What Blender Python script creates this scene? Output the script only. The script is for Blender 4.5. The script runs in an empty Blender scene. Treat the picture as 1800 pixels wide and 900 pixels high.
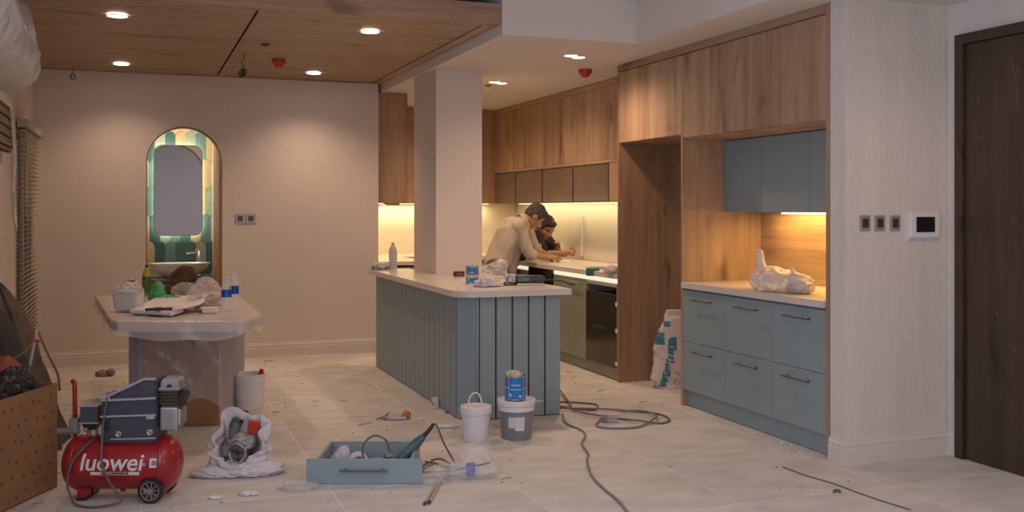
import bpy, bmesh, math, random
from mathutils import Vector, Matrix, noise
R = math.radians
random.seed(7)
SC = bpy.context.scene
COL = SC.collection

# ------------------------------------------------------------------ camera
FPX, HY, CH = 1765.0, 368.0, 1.42
YAW = math.atan((900 - 235) / FPX)
CO, SI = math.cos(YAW), math.sin(YAW)
cam_d = bpy.data.cameras.new('camera'); cam = bpy.data.objects.new('camera', cam_d); COL.objects.link(cam)
cam.location = (0, 0, CH); cam.rotation_euler = (R(90), 0, -YAW)
cam_d.sensor_width = 36; cam_d.lens = FPX / 1800 * 36; cam_d.shift_y = -(450 - HY) / 1800
cam_d.clip_start = .05; cam_d.clip_end = 60
SC.camera = cam

# ------------------------------------------------------------------ world, exposure
w = bpy.data.worlds.new('world'); SC.world = w; w.use_nodes = True
w.node_tree.nodes['Background'].inputs[0].default_value = (.10, .13, .22, 1)
w.node_tree.nodes['Background'].inputs[1].default_value = .3
SC.view_settings.view_transform = 'Standard'; SC.view_settings.look = 'None'
SC.view_settings.exposure = 0.0; SC.view_settings.gamma = 1.0

def area(name, loc, rot, sx, sy, e, col, spread=180):
    l = bpy.data.lights.new(name, 'AREA'); l.shape = 'RECTANGLE'; l.size = sx; l.size_y = sy
    l.energy = e; l.color = col; l.spread = R(spread)
    o = bpy.data.objects.new(name, l); COL.objects.link(o); o.location = loc; o.rotation_euler = rot
    o.visible_camera = False
    return o
def spot(name, loc, e, col, angle=140, blend=.9, size=.045):
    l = bpy.data.lights.new(name, 'SPOT'); l.energy = e; l.color = col; l.spot_size = R(angle); l.spot_blend = blend
    l.shadow_soft_size = size
    o = bpy.data.objects.new(name, l); COL.objects.link(o); o.location = loc
    return o
WARM = (1, .67, .44); WARM2 = (1, .60, .32); COOL = (.66, .76, 1)
# dusk light through the living room window beside the camera
area('window_light', (-.7, 1.6, 1.5), (0, R(-90), 0), 1.6, 4.2, 78, COOL)
area('rear_fill_light', (3.15, -2.3, 1.7), (R(90), 0, 0), 2.3, 1.7, 30, (1, .84, .78))  # added unseen warm fill behind the camera; the rear wall has no window
area('room_fill_light', (1.6, 2.2, 2.84), (0, 0, 0), 3.0, 3.0, 26, (1, .84, .76))  # added broad overhead fill for unseen downlights, no fixture modelled
LIVING_SPOTS = [(-.10, 7.0), (-.10, 9.32), (1.565, 7.0), (1.555, 9.32)]
KITCHEN_SPOTS = [(3.18, 7.07), (3.17, 8.78)]
for x, y in LIVING_SPOTS: spot('downlight_beam', (x, y, 2.65), 44 if x > 1 else 34, WARM, 128, 1.0)
for x, y in KITCHEN_SPOTS: spot('downlight_beam', (x, y, 2.575), 62, WARM, 160)
spot('downlight_beam', (3.1, 10.3, 2.575), 36, WARM, 160)
spot('downlight_beam', (3.95, 3.55, 2.575), 15, WARM, 150)

# ------------------------------------------------------------------ pixel helpers (1800 x 900 frame)
def ray(px, py):
    a = (px - 900) / FPX; b = -(py - HY) / FPX
    return Vector((a * CO + SI, -a * SI + CO, b))
def onX(px, py, X): r = ray(px, py); return r * (X / r.x) + Vector((0, 0, CH))
def onY(px, py, Y): r = ray(px, py); return r * (Y / r.y) + Vector((0, 0, CH))
def onZ(px, py, Z): r = ray(px, py); return r * ((Z - CH) / r.z) + Vector((0, 0, CH))
def W(px, py, d): return ray(px, py) * d + Vector((0, 0, CH))

# ------------------------------------------------------------------ materials
MATS = {}
def nmat(name):
    m = bpy.data.materials.new(name); m.use_nodes = True; nt = m.node_tree
    return m, nt, nt.nodes['Principled BSDF']
def N(nt, t, **k):
    n = nt.nodes.new(t)
    for a, b in k.items(): setattr(n, a, b)
    return n
def plain(name, col, rough=.5, metal=0, alpha=1, var=.06, vscale=8, bump=0, bscale=60, trans=0, spec=.5, coat=0, sss=0, stretch=(1, 1, 1)):
    if name in MATS: return MATS[name]
    m, nt, b = nmat(name)
    b.inputs['Roughness'].default_value = rough; b.inputs['Metallic'].default_value = metal
    b.inputs['Alpha'].default_value = alpha; b.inputs['Transmission Weight'].default_value = trans
    b.inputs['Specular IOR Level'].default_value = spec; b.inputs['Coat Weight'].default_value = coat
    tc = N(nt, 'ShaderNodeTexCoord'); mp = N(nt, 'ShaderNodeMapping'); mp.inputs['Scale'].default_value = stretch
    nt.links.new(tc.outputs['Object'], mp.inputs['Vector'])
    nz = N(nt, 'ShaderNodeTexNoise'); nz.inputs['Scale'].default_value = vscale; nz.inputs['Detail'].default_value = 5
    nt.links.new(mp.outputs['Vector'], nz.inputs['Vector'])
    cr = N(nt, 'ShaderNodeValToRGB'); e = cr.color_ramp.elements
    e[0].position = .3; e[1].position = .7
    e[0].color = tuple(max(0, c * (1 - var)) for c in col[:3]) + (1,); e[1].color = tuple(min(1, c * (1 + var)) for c in col[:3]) + (1,)
    nt.links.new(nz.outputs['Fac'], cr.inputs['Fac']); nt.links.new(cr.outputs['Color'], b.inputs['Base Color'])
    if bump:
        n2 = N(nt, 'ShaderNodeTexNoise'); n2.inputs['Scale'].default_value = bscale; n2.inputs['Detail'].default_value = 4
        nt.links.new(mp.outputs['Vector'], n2.inputs['Vector'])
        bp = N(nt, 'ShaderNodeBump'); bp.inputs['Strength'].default_value = bump; bp.inputs['Distance'].default_value = .01
        nt.links.new(n2.outputs['Fac'], bp.inputs['Height']); nt.links.new(bp.outputs['Normal'], b.inputs['Normal'])
    MATS[name] = m; return m
def emit(name, col, s):
    if name in MATS: return MATS[name]
    m, nt, b = nmat(name)
    b.inputs['Base Color'].default_value = (*col, 1); b.inputs['Emission Color'].default_value = (*col, 1)
    b.inputs['Emission Strength'].default_value = s
    MATS[name] = m; return m
def wood(name, dark, mid, light, axis='Z', rough=.45, k=1.0, rnd=True):
    if name in MATS: return MATS[name]
    m, nt, b = nmat(name); b.inputs['Roughness'].default_value = rough
    tc = N(nt, 'ShaderNodeTexCoord'); add = N(nt, 'ShaderNodeVectorMath', operation='ADD')
    nt.links.new(tc.outputs['Object'], add.inputs[0])
    if rnd:
        oi = N(nt, 'ShaderNodeObjectInfo'); mu = N(nt, 'ShaderNodeMath', operation='MULTIPLY'); mu.inputs[1].default_value = 31.0
        nt.links.new(oi.outputs['Random'], mu.inputs[0]); nt.links.new(mu.outputs[0], add.inputs[1])
    def mapn(sc, det, rg, dist=0):
        mp = N(nt, 'ShaderNodeMapping'); s = [sc[0]] * 3; s['XYZ'.index(axis)] = sc[1]; mp.inputs['Scale'].default_value = s
        nt.links.new(add.outputs[0], mp.inputs['Vector'])
        z = N(nt, 'ShaderNodeTexNoise'); z.inputs['Scale'].default_value = 1; z.inputs['Detail'].default_value = det
        z.inputs['Roughness'].default_value = rg; z.inputs['Distortion'].default_value = dist
        nt.links.new(mp.outputs['Vector'], z.inputs['Vector']); return z
    n1 = mapn((26 * k, 1.3 * k), 6, .62, .6); n2 = mapn((6.5 * k, .55 * k), 3, .5, .3); n3 = mapn((5 * k, 1.6 * k), 2, .4, .8)
    mix = N(nt, 'ShaderNodeMath', operation='MULTIPLY_ADD'); mix.inputs[1].default_value = .45
    half = N(nt, 'ShaderNodeMath', operation='MULTIPLY'); half.inputs[1].default_value = .55
    nt.links.new(n2.outputs['Fac'], half.inputs[0]); nt.links.new(n1.outputs['Fac'], mix.inputs[0]); nt.links.new(half.outputs[0], mix.inputs[2])
    cr = N(nt, 'ShaderNodeValToRGB'); e = cr.color_ramp.elements; e[0].position = .34; e[1].position = .64
    e[0].color = (*dark, 1); e[1].color = (*light, 1); q = e.new(.47); q.color = (*mid, 1)
    nt.links.new(mix.outputs[0], cr.inputs['Fac'])
    kn = N(nt, 'ShaderNodeValToRGB'); ke = kn.color_ramp.elements; ke[0].position = .62; ke[1].position = .76
    ke[0].color = (1, 1, 1, 1); ke[1].color = (.50, .42, .36, 1)
    nt.links.new(n3.outputs['Fac'], kn.inputs['Fac'])
    mm = N(nt, 'ShaderNodeMix', data_type='RGBA', blend_type='MULTIPLY'); mm.inputs[0].default_value = 1
    nt.links.new(cr.outputs['Color'], mm.inputs[6]); nt.links.new(kn.outputs['Color'], mm.inputs[7])
    nt.links.new(mm.outputs[2], b.inputs['Base Color'])
    bp = N(nt, 'ShaderNodeBump'); bp.inputs['Strength'].default_value = .12; bp.inputs['Distance'].default_value = .004
    nt.links.new(n1.outputs['Fac'], bp.inputs['Height']); nt.links.new(bp.outputs['Normal'], b.inputs['Normal'])
    MATS[name] = m; return m

OAK = ((.26, .155, .09), (.375, .24, .15), (.47, .32, .21))
oak = wood('oak_upright', *OAK)
oak_x = wood('oak_along_x', *OAK, axis='X'); oak_y = wood('oak_along_y', *OAK, axis='Y')
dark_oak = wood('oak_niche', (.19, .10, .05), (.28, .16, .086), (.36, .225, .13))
ceil_wood = wood('ceiling_slat_wood', (.34, .225, .135), (.45, .305, .19), (.53, .375, .245), axis='X', rnd=False)
walnut = wood('dark_walnut', (.032, .018, .011), (.048, .027, .018), (.066, .039, .026), rough=.35)
offcut = wood('raw_offcut', (.42, .30, .19), (.52, .40, .27), (.60, .48, .34), axis='X')
paint = plain('wall_paint', (.66, .585, .535), .8, var=.025, vscale=1.2, bump=.03, bscale=40)
paper = plain('wall_paper', (.66, .60, .55), .75, var=.05, vscale=2.0, bump=.35, bscale=30, stretch=(4, 4, .35))
ceilp = plain('ceiling_paint', (.70, .65, .60), .85, var=.02, vscale=1)
trimp = plain('trim_paint', (.66, .60, .56), .55, var=.03)
blue = plain('blue_lacquer', (.255, .325, .348), .45, var=.04, vscale=3)
green = plain('sage_lacquer', (.27, .29, .235), .45, var=.04, vscale=3)
groove = plain('groove_dark', (.05, .06, .065), .7)
stone = plain('white_quartz', (.66, .60, .55), .28, var=.04, vscale=25)
white_pl = plain('white_plastic', (.72, .70, .72), .35, var=.03)
grey_pl = plain('grey_plastic', (.21, .22, .24), .4, var=.08)
darkgrey = plain('dark_grey_plastic', (.07, .08, .095), .42, var=.15)
black = plain('black_rubber', (.018, .018, .018), .5, var=.2)
blackgl = plain('black_glass', (.012, .011, .010), .08, var=.1)
steel = plain('steel', (.55, .53, .50), .28, metal=1, var=.05)
steel_dk = plain('dark_steel', (.16, .15, .15), .35, metal=1, var=.1)
alu = plain('cast_aluminium', (.42, .42, .43), .42, metal=.8, var=.12, vscale=14)
red = plain('red_enamel', (.33, .010, .016), .28, var=.08, coat=.3)
redp = plain('red_plastic', (.48, .03, .02), .4)
bluep = plain('blue_print', (.015, .20, .55), .35)
tealp = plain('teal_print', (.045, .19, .23), .6, var=.35, vscale=30)
cardb = plain('cardboard', (.30, .155, .075), .8, var=.12, vscale=5, bump=.1)
whitep = plain('white_print', (.72, .70, .70), .5)
film = plain('clear_film', (.80, .77, .75), .16, alpha=.24, var=.05, vscale=14, bump=.35, bscale=30, spec=.9)
film2 = plain('milky_film', (.78, .75, .73), .22, alpha=.34, var=.06, vscale=10, bump=.35, bscale=26, spec=.8)
bagw = plain('white_bag_plastic', (.74, .70, .68), .32, alpha=.66, var=.06, vscale=9, bump=.4, bscale=26, spec=.7)
glassy = plain('clear_bottle_plastic', (.85, .86, .88), .08, alpha=.28, spec=.9)
cable = plain('cable_grey', (.13, .12, .12), .5)
led_w = emit('led_warm_strip', (1, .84, .45), 1.6); led_n = emit('led_white_strip', (1, .93, .70), .75)
lampm = emit('downlight_diffuser', (1, .90, .84), 14.0)
mirror_m = plain('mirror_glass', (.62, .64, .66), .02, metal=1, var=0)
glow_m = emit('mirror_backlight', (.98, 1, .74), 7.0)
grout = plain('grout', (.70, .66, .56), .8)
concrete = plain('tile_joint', (.86, .81, .74), .9, var=.06, vscale=6)

# ------------------------------------------------------------------ geometry helpers
def finish(bm, name, mats, parent=None, smooth=False, loc=None):
    me = bpy.data.meshes.new(name)
    bmesh.ops.recalc_face_normals(bm, faces=bm.faces)
    bm.to_mesh(me); bm.free()
    if not isinstance(mats, (list, tuple)): mats = [mats]
    for m in mats: me.materials.append(m)
    if smooth:
        for p in me.polygons: p.use_smooth = True
        if smooth == 'auto':
            try: me.set_sharp_from_angle(angle=R(35))
            except Exception: pass
    o = bpy.data.objects.new(name, me); COL.objects.link(o)
    if parent is not None: o.parent = parent
    if loc is not None: o.location = loc
    return o
def tag(o, label=None, cat=None, group=None, kind=None):
    if label: o['label'] = label
    if cat: o['category'] = cat
    if group: o['group'] = group
    if kind: o['kind'] = kind
    return o
def thing(name, label, cat, loc=(0, 0, 0), rz=0, group=None, kind=None):
    o = bpy.data.objects.new(name, None); COL.objects.link(o); o.location = loc; o.rotation_euler = (0, 0, rz)
    o.empty_display_size = .1
    return tag(o, label, cat, group, kind)
def bx(bm, x0, x1, y0, y1, z0, z1, bev=0, mi=0):
    b2 = bmesh.new() if bev else bm
    v = [b2.verts.new(p) for p in [(x0, y0, z0), (x1, y0, z0), (x1, y1, z0), (x0, y1, z0), (x0, y0, z1), (x1, y0, z1), (x1, y1, z1), (x0, y1, z1)]]
    fs = [b2.faces.new([v[i] for i in q]) for q in [(3, 2, 1, 0), (4, 5, 6, 7), (0, 1, 5, 4), (1, 2, 6, 5), (2, 3, 7, 6), (3, 0, 4, 7)]]
    for f in fs: f.material_index = mi
    if bev:
        bmesh.ops.bevel(b2, geom=b2.edges[:], offset=bev, segments=2, affect='EDGES', profile=.6)
        merge(bm, b2, Matrix(), mi)
def merge(bm, b2, M, mi=None):
    vm = {}
    for v in b2.verts: vm[v] = bm.verts.new(M @ v.co)
    for f in b2.faces:
        try:
            nf = bm.faces.new([vm[v] for v in f.verts]); nf.material_index = f.material_index if mi is None else mi; nf.smooth = f.smooth
        except ValueError: pass
    b2.free()
def box(name, x0, x1, y0, y1, z0, z1, m, parent=None, bev=0, loc=None):
    bm = bmesh.new(); bx(bm, x0, x1, y0, y1, z0, z1, bev); return finish(bm, name, m, parent, loc=loc)
def frame_to(p0, p1):
    d = (p1 - p0); q = Vector((0, 0, 1)).rotation_difference(d.normalized()) if d.length > 1e-9 else Matrix().to_quaternion()
    return Matrix.Translation(p0) @ q.to_matrix().to_4x4(), d.length
def cyl(bm, p0, p1, r0, r1=None, seg=20, caps=True, mi=0):
    p0 = Vector(p0); p1 = Vector(p1); r1 = r0 if r1 is None else r1
    M, L = frame_to(p0, p1)
    A = [bm.verts.new(M @ Vector((r0 * math.cos(2 * math.pi * i / seg), r0 * math.sin(2 * math.pi * i / seg), 0))) for i in range(seg)]
    B = [bm.verts.new(M @ Vector((r1 * math.cos(2 * math.pi * i / seg), r1 * math.sin(2 * math.pi * i / seg), L))) for i in range(seg)]
    for i in range(seg):
        f = bm.faces.new([A[i], A[(i + 1) % seg], B[(i + 1) % seg], B[i]]); f.material_index = mi
    if caps:
        f = bm.faces.new(A[::-1]); f.material_index = mi; f = bm.faces.new(B); f.material_index = mi
def lathe(bm, prof, seg=32, M=Matrix(), mi=0, sx=1, sy=1, close=False):
    rings = []
    for r, z in prof:
        if r < 1e-6: rings.append([bm.verts.new(M @ Vector((0, 0, z)))])
        else: rings.append([bm.verts.new(M @ Vector((r * sx * math.cos(2 * math.pi * i / seg), r * sy * math.sin(2 * math.pi * i / seg), z))) for i in range(seg)])
    for a, b in zip(rings[:-1], rings[1:]):
        for i in range(seg):
            j = (i + 1) % seg
            if len(a) == 1 and len(b) == 1: continue
            if len(a) == 1: vs = [a[0], b[j], b[i]]
            elif len(b) == 1: vs = [a[i], a[j], b[0]]
            else: vs = [a[i], a[j], b[j], b[i]]
            f = bm.faces.new(vs); f.material_index = mi; f.smooth = True
def spline(pts, n=6):
    pts = [Vector(p) for p in pts]
    if len(pts) < 3: return pts
    out = []
    P = [pts[0] * 2 - pts[1]] + pts + [pts[-1] * 2 - pts[-2]]
    for i in range(1, len(P) - 2):
        for k in range(n):
            t = k / n; a, b, c, d = P[i - 1], P[i], P[i + 1], P[i + 2]
            out.append(.5 * ((2 * b) + (c - a) * t + (2 * a - 5 * b + 4 * c - d) * t * t + (3 * b - a - 3 * c + d) * t ** 3))
    out.append(pts[-1]); return out
def tube(bm, pts, r, seg=8, sm=6, mi=0):
    P = spline(pts, sm) if sm else [Vector(p) for p in pts]
    rr = r if callable(r) else (lambda t: r)
    up = Vector((.13, .21, 1)).normalized(); prev = None; rings = []
    for i, p in enumerate(P):
        t = (P[min(i + 1, len(P) - 1)] - P[max(i - 1, 0)])
        t = t.normalized() if t.length > 1e-9 else Vector((1, 0, 0))
        a = (up - t * up.dot(t)) if prev is None else (prev - t * prev.dot(t))
        if a.length < 1e-5: a = t.orthogonal()
        a.normalize(); prev = a; b = t.cross(a); q = rr(i / max(1, len(P) - 1))
        rings.append([bm.verts.new(p + a * q * math.cos(2 * math.pi * k / seg) + b * q * math.sin(2 * math.pi * k / seg)) for k in range(seg)])
    for A, B in zip(rings[:-1], rings[1:]):
        for k in range(seg):
            f = bm.faces.new([A[k], A[(k + 1) % seg], B[(k + 1) % seg], B[k]]); f.smooth = True; f.material_index = mi
    for rg in (rings[0][::-1], rings[-1]): f = bm.faces.new(rg); f.material_index = mi
def prism(bm, poly, a0, a1, axis='Y', mi=0):
    """extrude a 2D outline between a0 and a1 along an axis; poly coordinates are the other two axes in order"""
    def P(u, v, a): return {'X': (a, u, v), 'Y': (u, a, v), 'Z': (u, v, a)}[axis]
    A = [bm.verts.new(P(u, v, a0)) for u, v in poly]; B = [bm.verts.new(P(u, v, a1)) for u, v in poly]
    f = bm.faces.new(A); f.material_index = mi; f = bm.faces.new(B[::-1]); f.material_index = mi
    n = len(poly)
    for i in range(n):
        f = bm.faces.new([A[i], B[i], B[(i + 1) % n], A[(i + 1) % n]]); f.material_index = mi
def ell(bm, c, r, M3=None, sub=3, mi=0):
    b2 = bmesh.new(); bmesh.ops.create_icosphere(b2, subdivisions=sub, radius=1)
    M = Matrix.Translation(Vector(c)) @ (M3.to_4x4() if M3 is not None else Matrix()) @ Matrix.Diagonal((*r, 1))
    for f in b2.faces: f.smooth = True
    merge(bm, b2, M, mi)
def fbm(p, o=3):
    s = 0; a = 1; q = Vector(p)
    for _ in range(o): s += a * noise.noise(q); q = q * 2.1 + Vector((3.1, 1.7, 5.3)); a *= .5
    return s
def ridge(p): return 1 - abs(noise.noise(p)) * 2
def crumple(bm, c, size, seed=0, amp=.25, freq=2.2, spikes=(), floor=0.0, sub=5, sharp=.5, mi=0):
    """a crumpled sack: sphere pulled to a size, folded by ridged noise, flattened where it rests"""
    b2 = bmesh.new(); bmesh.ops.create_icosphere(b2, subdivisions=sub, radius=1)
    o = Vector((seed * 7.3, seed * 3.1, seed * 1.7))
    for v in b2.verts:
        n = v.co.normalized()
        k = 1 + amp * (fbm(n * freq + o, 2) * (1 - sharp) + (ridge(n * freq * .9 + o) - .6) * sharp) + amp * .10 * (ridge(n * freq * 2.3 + o) - .5)
        for (dv, ln, wd) in spikes:
            dd = Vector(dv).normalized(); a = max(0, n.dot(dd)); k += ln * a ** wd
        q = n * k
        v.co = Vector((q.x * size[0], q.y * size[1], q.z * size[2])) + Vector(c)
        if v.co.z < floor: v.co.z = floor + .001 + .002 * (v.index % 3)
    for f in b2.faces: f.smooth = True
    merge(bm, b2, Matrix(), mi)
def drape(bm, outline, z, hang, seed=0, out=.015, rings=8, down=7, amp=.004, hole=None, fold=9, n=120, mi=0):
    """a sheet lying on a flat outline and hanging over its edge with folds"""
    pts = [Vector((x, y)) for x, y in outline]; L = []; tot = 0
    for i in range(len(pts)): e = (pts[(i + 1) % len(pts)] - pts[i]).length; L.append((tot, e)); tot += e
    def at(t):
        s = (t % 1) * tot
        for i, (a, e) in enumerate(L):
            if s <= a + e + 1e-9: return pts[i].lerp(pts[(i + 1) % len(pts)], (s - a) / e)
        return pts[0]
    c = sum(pts, Vector((0, 0))) / len(pts); rows = []
    for r in range(1, rings + 1):
        q = r / rings; row = []
        for i in range(n):
            p = c.lerp(at(i / n), q); zz = z + .002 + amp * max(0, fbm(Vector((p.x * 9, p.y * 9, seed))))
            row.append(bm.verts.new((p.x, p.y, zz)))
        rows.append(row)
    for r in range(1, down + 1):
        q = r / down; row = []
        for i in range(n):
            p = at(i / n); d = (p - c).normalized(); h = hang(i / n)
            wv = .5 + .5 * math.sin(i / n * 6.283 * fold + 2 * noise.noise(Vector((i * .09, seed, 0))))
            o = out * (.3 + q * (1.2 * wv + .6 * noise.noise(Vector((i * .15, q * 2, seed)))))
            row.append(bm.verts.new((p.x + d.x * o, p.y + d.y * o, z - h * q)))
        rows.append(row)
    cv = bm.verts.new((c.x, c.y, z + .002))
    for i in range(n):
        j = (i + 1) % n
        f = bm.faces.new([cv, rows[0][i], rows[0][j]]); f.smooth = True; f.material_index = mi
        for A, B in zip(rows[:-1], rows[1:]):
            f = bm.faces.new([A[i], A[j], B[j], B[i]]); f.smooth = True; f.material_index = mi
def text_mesh(body, size, font_shear=0, weight=0, extr=.0006):
    cu = bpy.data.curves.new('text', 'FONT'); cu.body = body; cu.size = size; cu.shear = font_shear; cu.offset = weight
    cu.extrude = extr; cu.align_x = 'CENTER'; cu.align_y = 'CENTER'
    o = bpy.data.objects.new('text', cu); COL.objects.link(o)
    me = bpy.data.meshes.new_from_object(o.evaluated_get(bpy.context.evaluated_depsgraph_get()))
    bm = bmesh.new(); bm.from_mesh(me); bpy.data.objects.remove(o); return bm
def chord(o, sub=1):
    return o
def dup(root, loc=None, rz=None, label=None):
    def cp(o, par):
        c = o.copy(); COL.objects.link(c); c.parent = par
        for ch in [x for x in o.children]: cp(ch, c)
        return c
    r = cp(root, None)
    if loc is not None: r.location = loc
    if rz is not None: r.rotation_euler = (0, 0, rz)
    if label: r['label'] = label
    return r

# ================================================================== SETTING
XL, XR, YB, YK, YN = -.83, 4.43, 9.89, 11.6, -2.5
def struct(name, o=None): o['kind'] = 'structure'; return o

# floor: joint bed with tiles laid on it
fl = box('floor', XL - .2, XR + .3, YN - .2, YK + .3, -.14, -.0022, concrete); struct('floor', fl)
tile_mats = []
for i, c in enumerate([(.60, .565, .53), (.575, .54, .505), (.625, .59, .55)]):
    tile_mats.append(plain('floor_tile_%s' % 'abc'[i], c, .62, var=.13, vscale=3.2, bump=.06, bscale=12, spec=.35, stretch=(1, 2.2, 1)))
tm = {}
def tile_mesh(w, h, k):
    key = (round(w, 3), round(h, 3), k)
    if key not in tm:
        bm = bmesh.new(); bx(bm, 0, w, 0, h, -.012, 0, .0015)
        me = bpy.data.meshes.new('floor_tile'); bmesh.ops.recalc_face_normals(bm, faces=bm.faces); bm.to_mesh(me); bm.free(); me.materials.append(tile_mats[k]); tm[key] = me
    return tm[key]
g = .007
xs = [.935 + .9 * i for i in range(-3, 5)]; ys = [5.045 + .9 * i for i in range(-9, 8)]
for i, x in enumerate(xs):
    for j, y in enumerate(ys):
        x0 = max(x, XL); x1 = min(x + .9, XR + .2); y1 = min(y + .9, YK + .2)
        if x1 - x0 < .05 or y1 - y < .05 or y > YK: continue
        o = bpy.data.objects.new('floor_tile', tile_mesh(x1 - x0 - g, y1 - y - g, random.choice((0, 1, 2)))); COL.objects.link(o)
        o.location = (x0 + g / 2, y + g / 2, 0); o.parent = fl

# back wall of the living room with the arched opening
AX0, AX1, AZT = .108, .785, 2.193
ar = (AX1 - AX0) / 2; acx = (AX0 + AX1) / 2; azs = AZT - ar
arc = [(acx - ar * math.cos(math.pi * i / 28), azs + ar * math.sin(math.pi * i / 28)) for i in range(29)]
bm = bmesh.new()
def wall_quad(quad):
    v = [[bm.verts.new((u, y, z)) for (u, z) in quad] for y in (YB, YB + .11)]
    bm.faces.new(v[0]); bm.faces.new(v[1][::-1])
    for k in range(4): bm.faces.new([v[0][k], v[1][k], v[1][(k + 1) % 4], v[0][(k + 1) % 4]])
bx(bm, XL - .12, AX0, YB, YB + .11, 0, 2.95); bx(bm, AX1, 2.295, YB, YB + .11, 0, 2.95)
for (u0, v0), (u1, v1) in zip(arc[:-1], arc[1:]): wall_quad([(u0, v0), (u1, v1), (u1, 2.95), (u0, 2.95)])
struct('', finish(bm, 'wall_back', paint))
# oak lining strip around the arch
bm = bmesh.new()
outl = [(AX0, 0)] + arc + [(AX1, 0)]
inn = [(AX0 + .008, 0)] + [(acx - (ar - .008) * math.cos(math.pi * i / 28), azs + (ar - .008) * math.sin(math.pi * i / 28)) for i in range(29)] + [(AX1 - .008, 0)]
for (p, q, a, b) in zip(outl[:-1], outl[1:], inn[:-1], inn[1:]):
    v = [[bm.verts.new((u, y, z)) for (u, z) in (p, q, b, a)] for y in (YB - .004, YB + .115)]
    bm.faces.new(v[0]); bm.faces.new(v[1][::-1])
    for k in range(4): bm.faces.new([v[0][k], v[1][k], v[1][(k + 1) % 4], v[0][(k + 1) % 4]])
struct('', finish(bm, 'trim_1', plain('arch_edge', (.22, .12, .06), .5)))
# bathroom behind the arch
YT = 11.35
struct('', box('wall_bathroom_right', .80, .86, YB + .11, YT + .02, 0, 2.6, paint))
struct('', box('wall_bathroom_left', -.5, -.44, YB + .11, YT + .02, 0, 2.6, paint))
struct('', box('ceiling_bathroom', -.5, .86, YB + .11, YT + .1, 2.6, 2.66, ceilp))
jam = box('door_2', .768, .80, YB + .115, 10.78, 0, 2.32, wood('orange_oak', (.27, .13, .045), (.37, .19, .075), (.46, .26, .115))); struct('', jam)
wt = box('wall_bathroom_back', -.5, .86, YT, YT + .08, 0, 2.6, grout); struct('', wt)
TW, TP = .1045, .295
TC = [plain('glazed_tile_dark_teal', (.055, .115, .115), .12, var=.2, vscale=18), plain('glazed_tile_teal', (.12, .20, .19), .12, var=.2, vscale=18),
      plain('glazed_tile_sage', (.27, .32, .26), .12, var=.15, vscale=18), plain('glazed_tile_sand', (.44, .33, .19), .15, var=.12, vscale=18)]
tmesh = []
r = TW / 2 - .0015
for m in TC:
    bm = bmesh.new()
    pl = [(r * math.cos(math.pi * i / 10), r * math.sin(math.pi * i / 10)) for i in range(11)]
    pl += [(-TW / 2 + r * math.sin(math.pi / 2 * i / 6) + .0015, -TP + TW / 2 * math.cos(math.pi / 2 * i / 6) + .003) for i in range(0, 7)]
    pl += [(TW / 2 - r * math.cos(math.pi / 2 * i / 6) - .0015, -TP + TW / 2 * math.sin(math.pi / 2 * i / 6) + .003) for i in range(1, 7)]
    prism(bm, pl, 0, .008, 'Y'); bmesh.ops.triangulate(bm, faces=[f for f in bm.faces if len(f.verts) > 4])
    bmesh.ops.recalc_face_normals(bm, faces=bm.faces)
    me = bpy.data.meshes.new('wall_tile'); bm.to_mesh(me); bm.free(); me.materials.append(m); tmesh.append(me)
zs0 = onY(300, 430, YT).z
seq = [0, 3, 1, 0, 2, 3, 0, 1, 3, 2]
for rrow in range(-2, 6):
    for k in range(-1, 9):
        x = .795 - TW * k - (TW / 2 if rrow % 2 else 0) - TW * .1
        if x < -.15 or x > .79: continue
        if zs0 + rrow * TP > 2.6: continue
        o = bpy.data.objects.new('wall_tile', tmesh[seq[(k * 3 + rrow * 7 + (k * k) % 4) % 10]]); COL.objects.link(o)
        o.parent = wt; o.location = (x, YT - .008, zs0 - .02 + rrow * TP)

# left wall with two windows in view and one beside the camera
bm = bmesh.new()
def wl(y0, y1, z0, z1): bx(bm, XL - .12, XL, y0, y1, z0, z1)
wl(YN, -.4, 0, 2.95); wl(-.4, 3.7, 0, .7); wl(-.4, 3.7, 2.3, 2.95); wl(3.7, 6.1, 0, 2.95)
wl(6.1, 7.42, 0, .35); wl(6.1, 7.42, 2.12, 2.95); wl(7.42, 8.42, 0, 2.95)
wl(8.42, 9.66, 0, .3); wl(8.42, 9.66, 2.06, 2.95); wl(9.66, YB, 0, 2.95)
struct('', finish(bm, 'wall_left', paint))
def window(name, y0, y1, z0, z1):
    t = thing(name, None, None, (XL - .035, (y0 + y1) / 2, z0), 0, None, 'structure')
    h = z1 - z0; hw = (y1 - y0) / 2
    bm = bmesh.new()
    bx(bm, -.03, .03, -hw, -hw + .05, 0, h); bx(bm, -.03, .03, hw - .05, hw, 0, h)
    bx(bm, -.03, .03, -hw + .05, hw - .05, 0, .05); bx(bm, -.03, .03, -hw + .05, hw - .05, h - .05, h); bx(bm, -.02, .02, -.025, .025, .05, h - .05)
    finish(bm, 'window_frame', trimp, t)
    box('window_pane', -.004, .004, -hw + .05, -.025, .05, h - .05, blackgl, t); box('window_pane', -.004, .004, .025, hw - .05, .05, h - .05, blackgl, t)
    return t
window('window_1', 6.1, 7.42, .35, 2.12); window('window_2', 8.42, 9.66, .3, 2.06)
t = window('window_3', -.4, 3.7, .7, 2.3)
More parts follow.
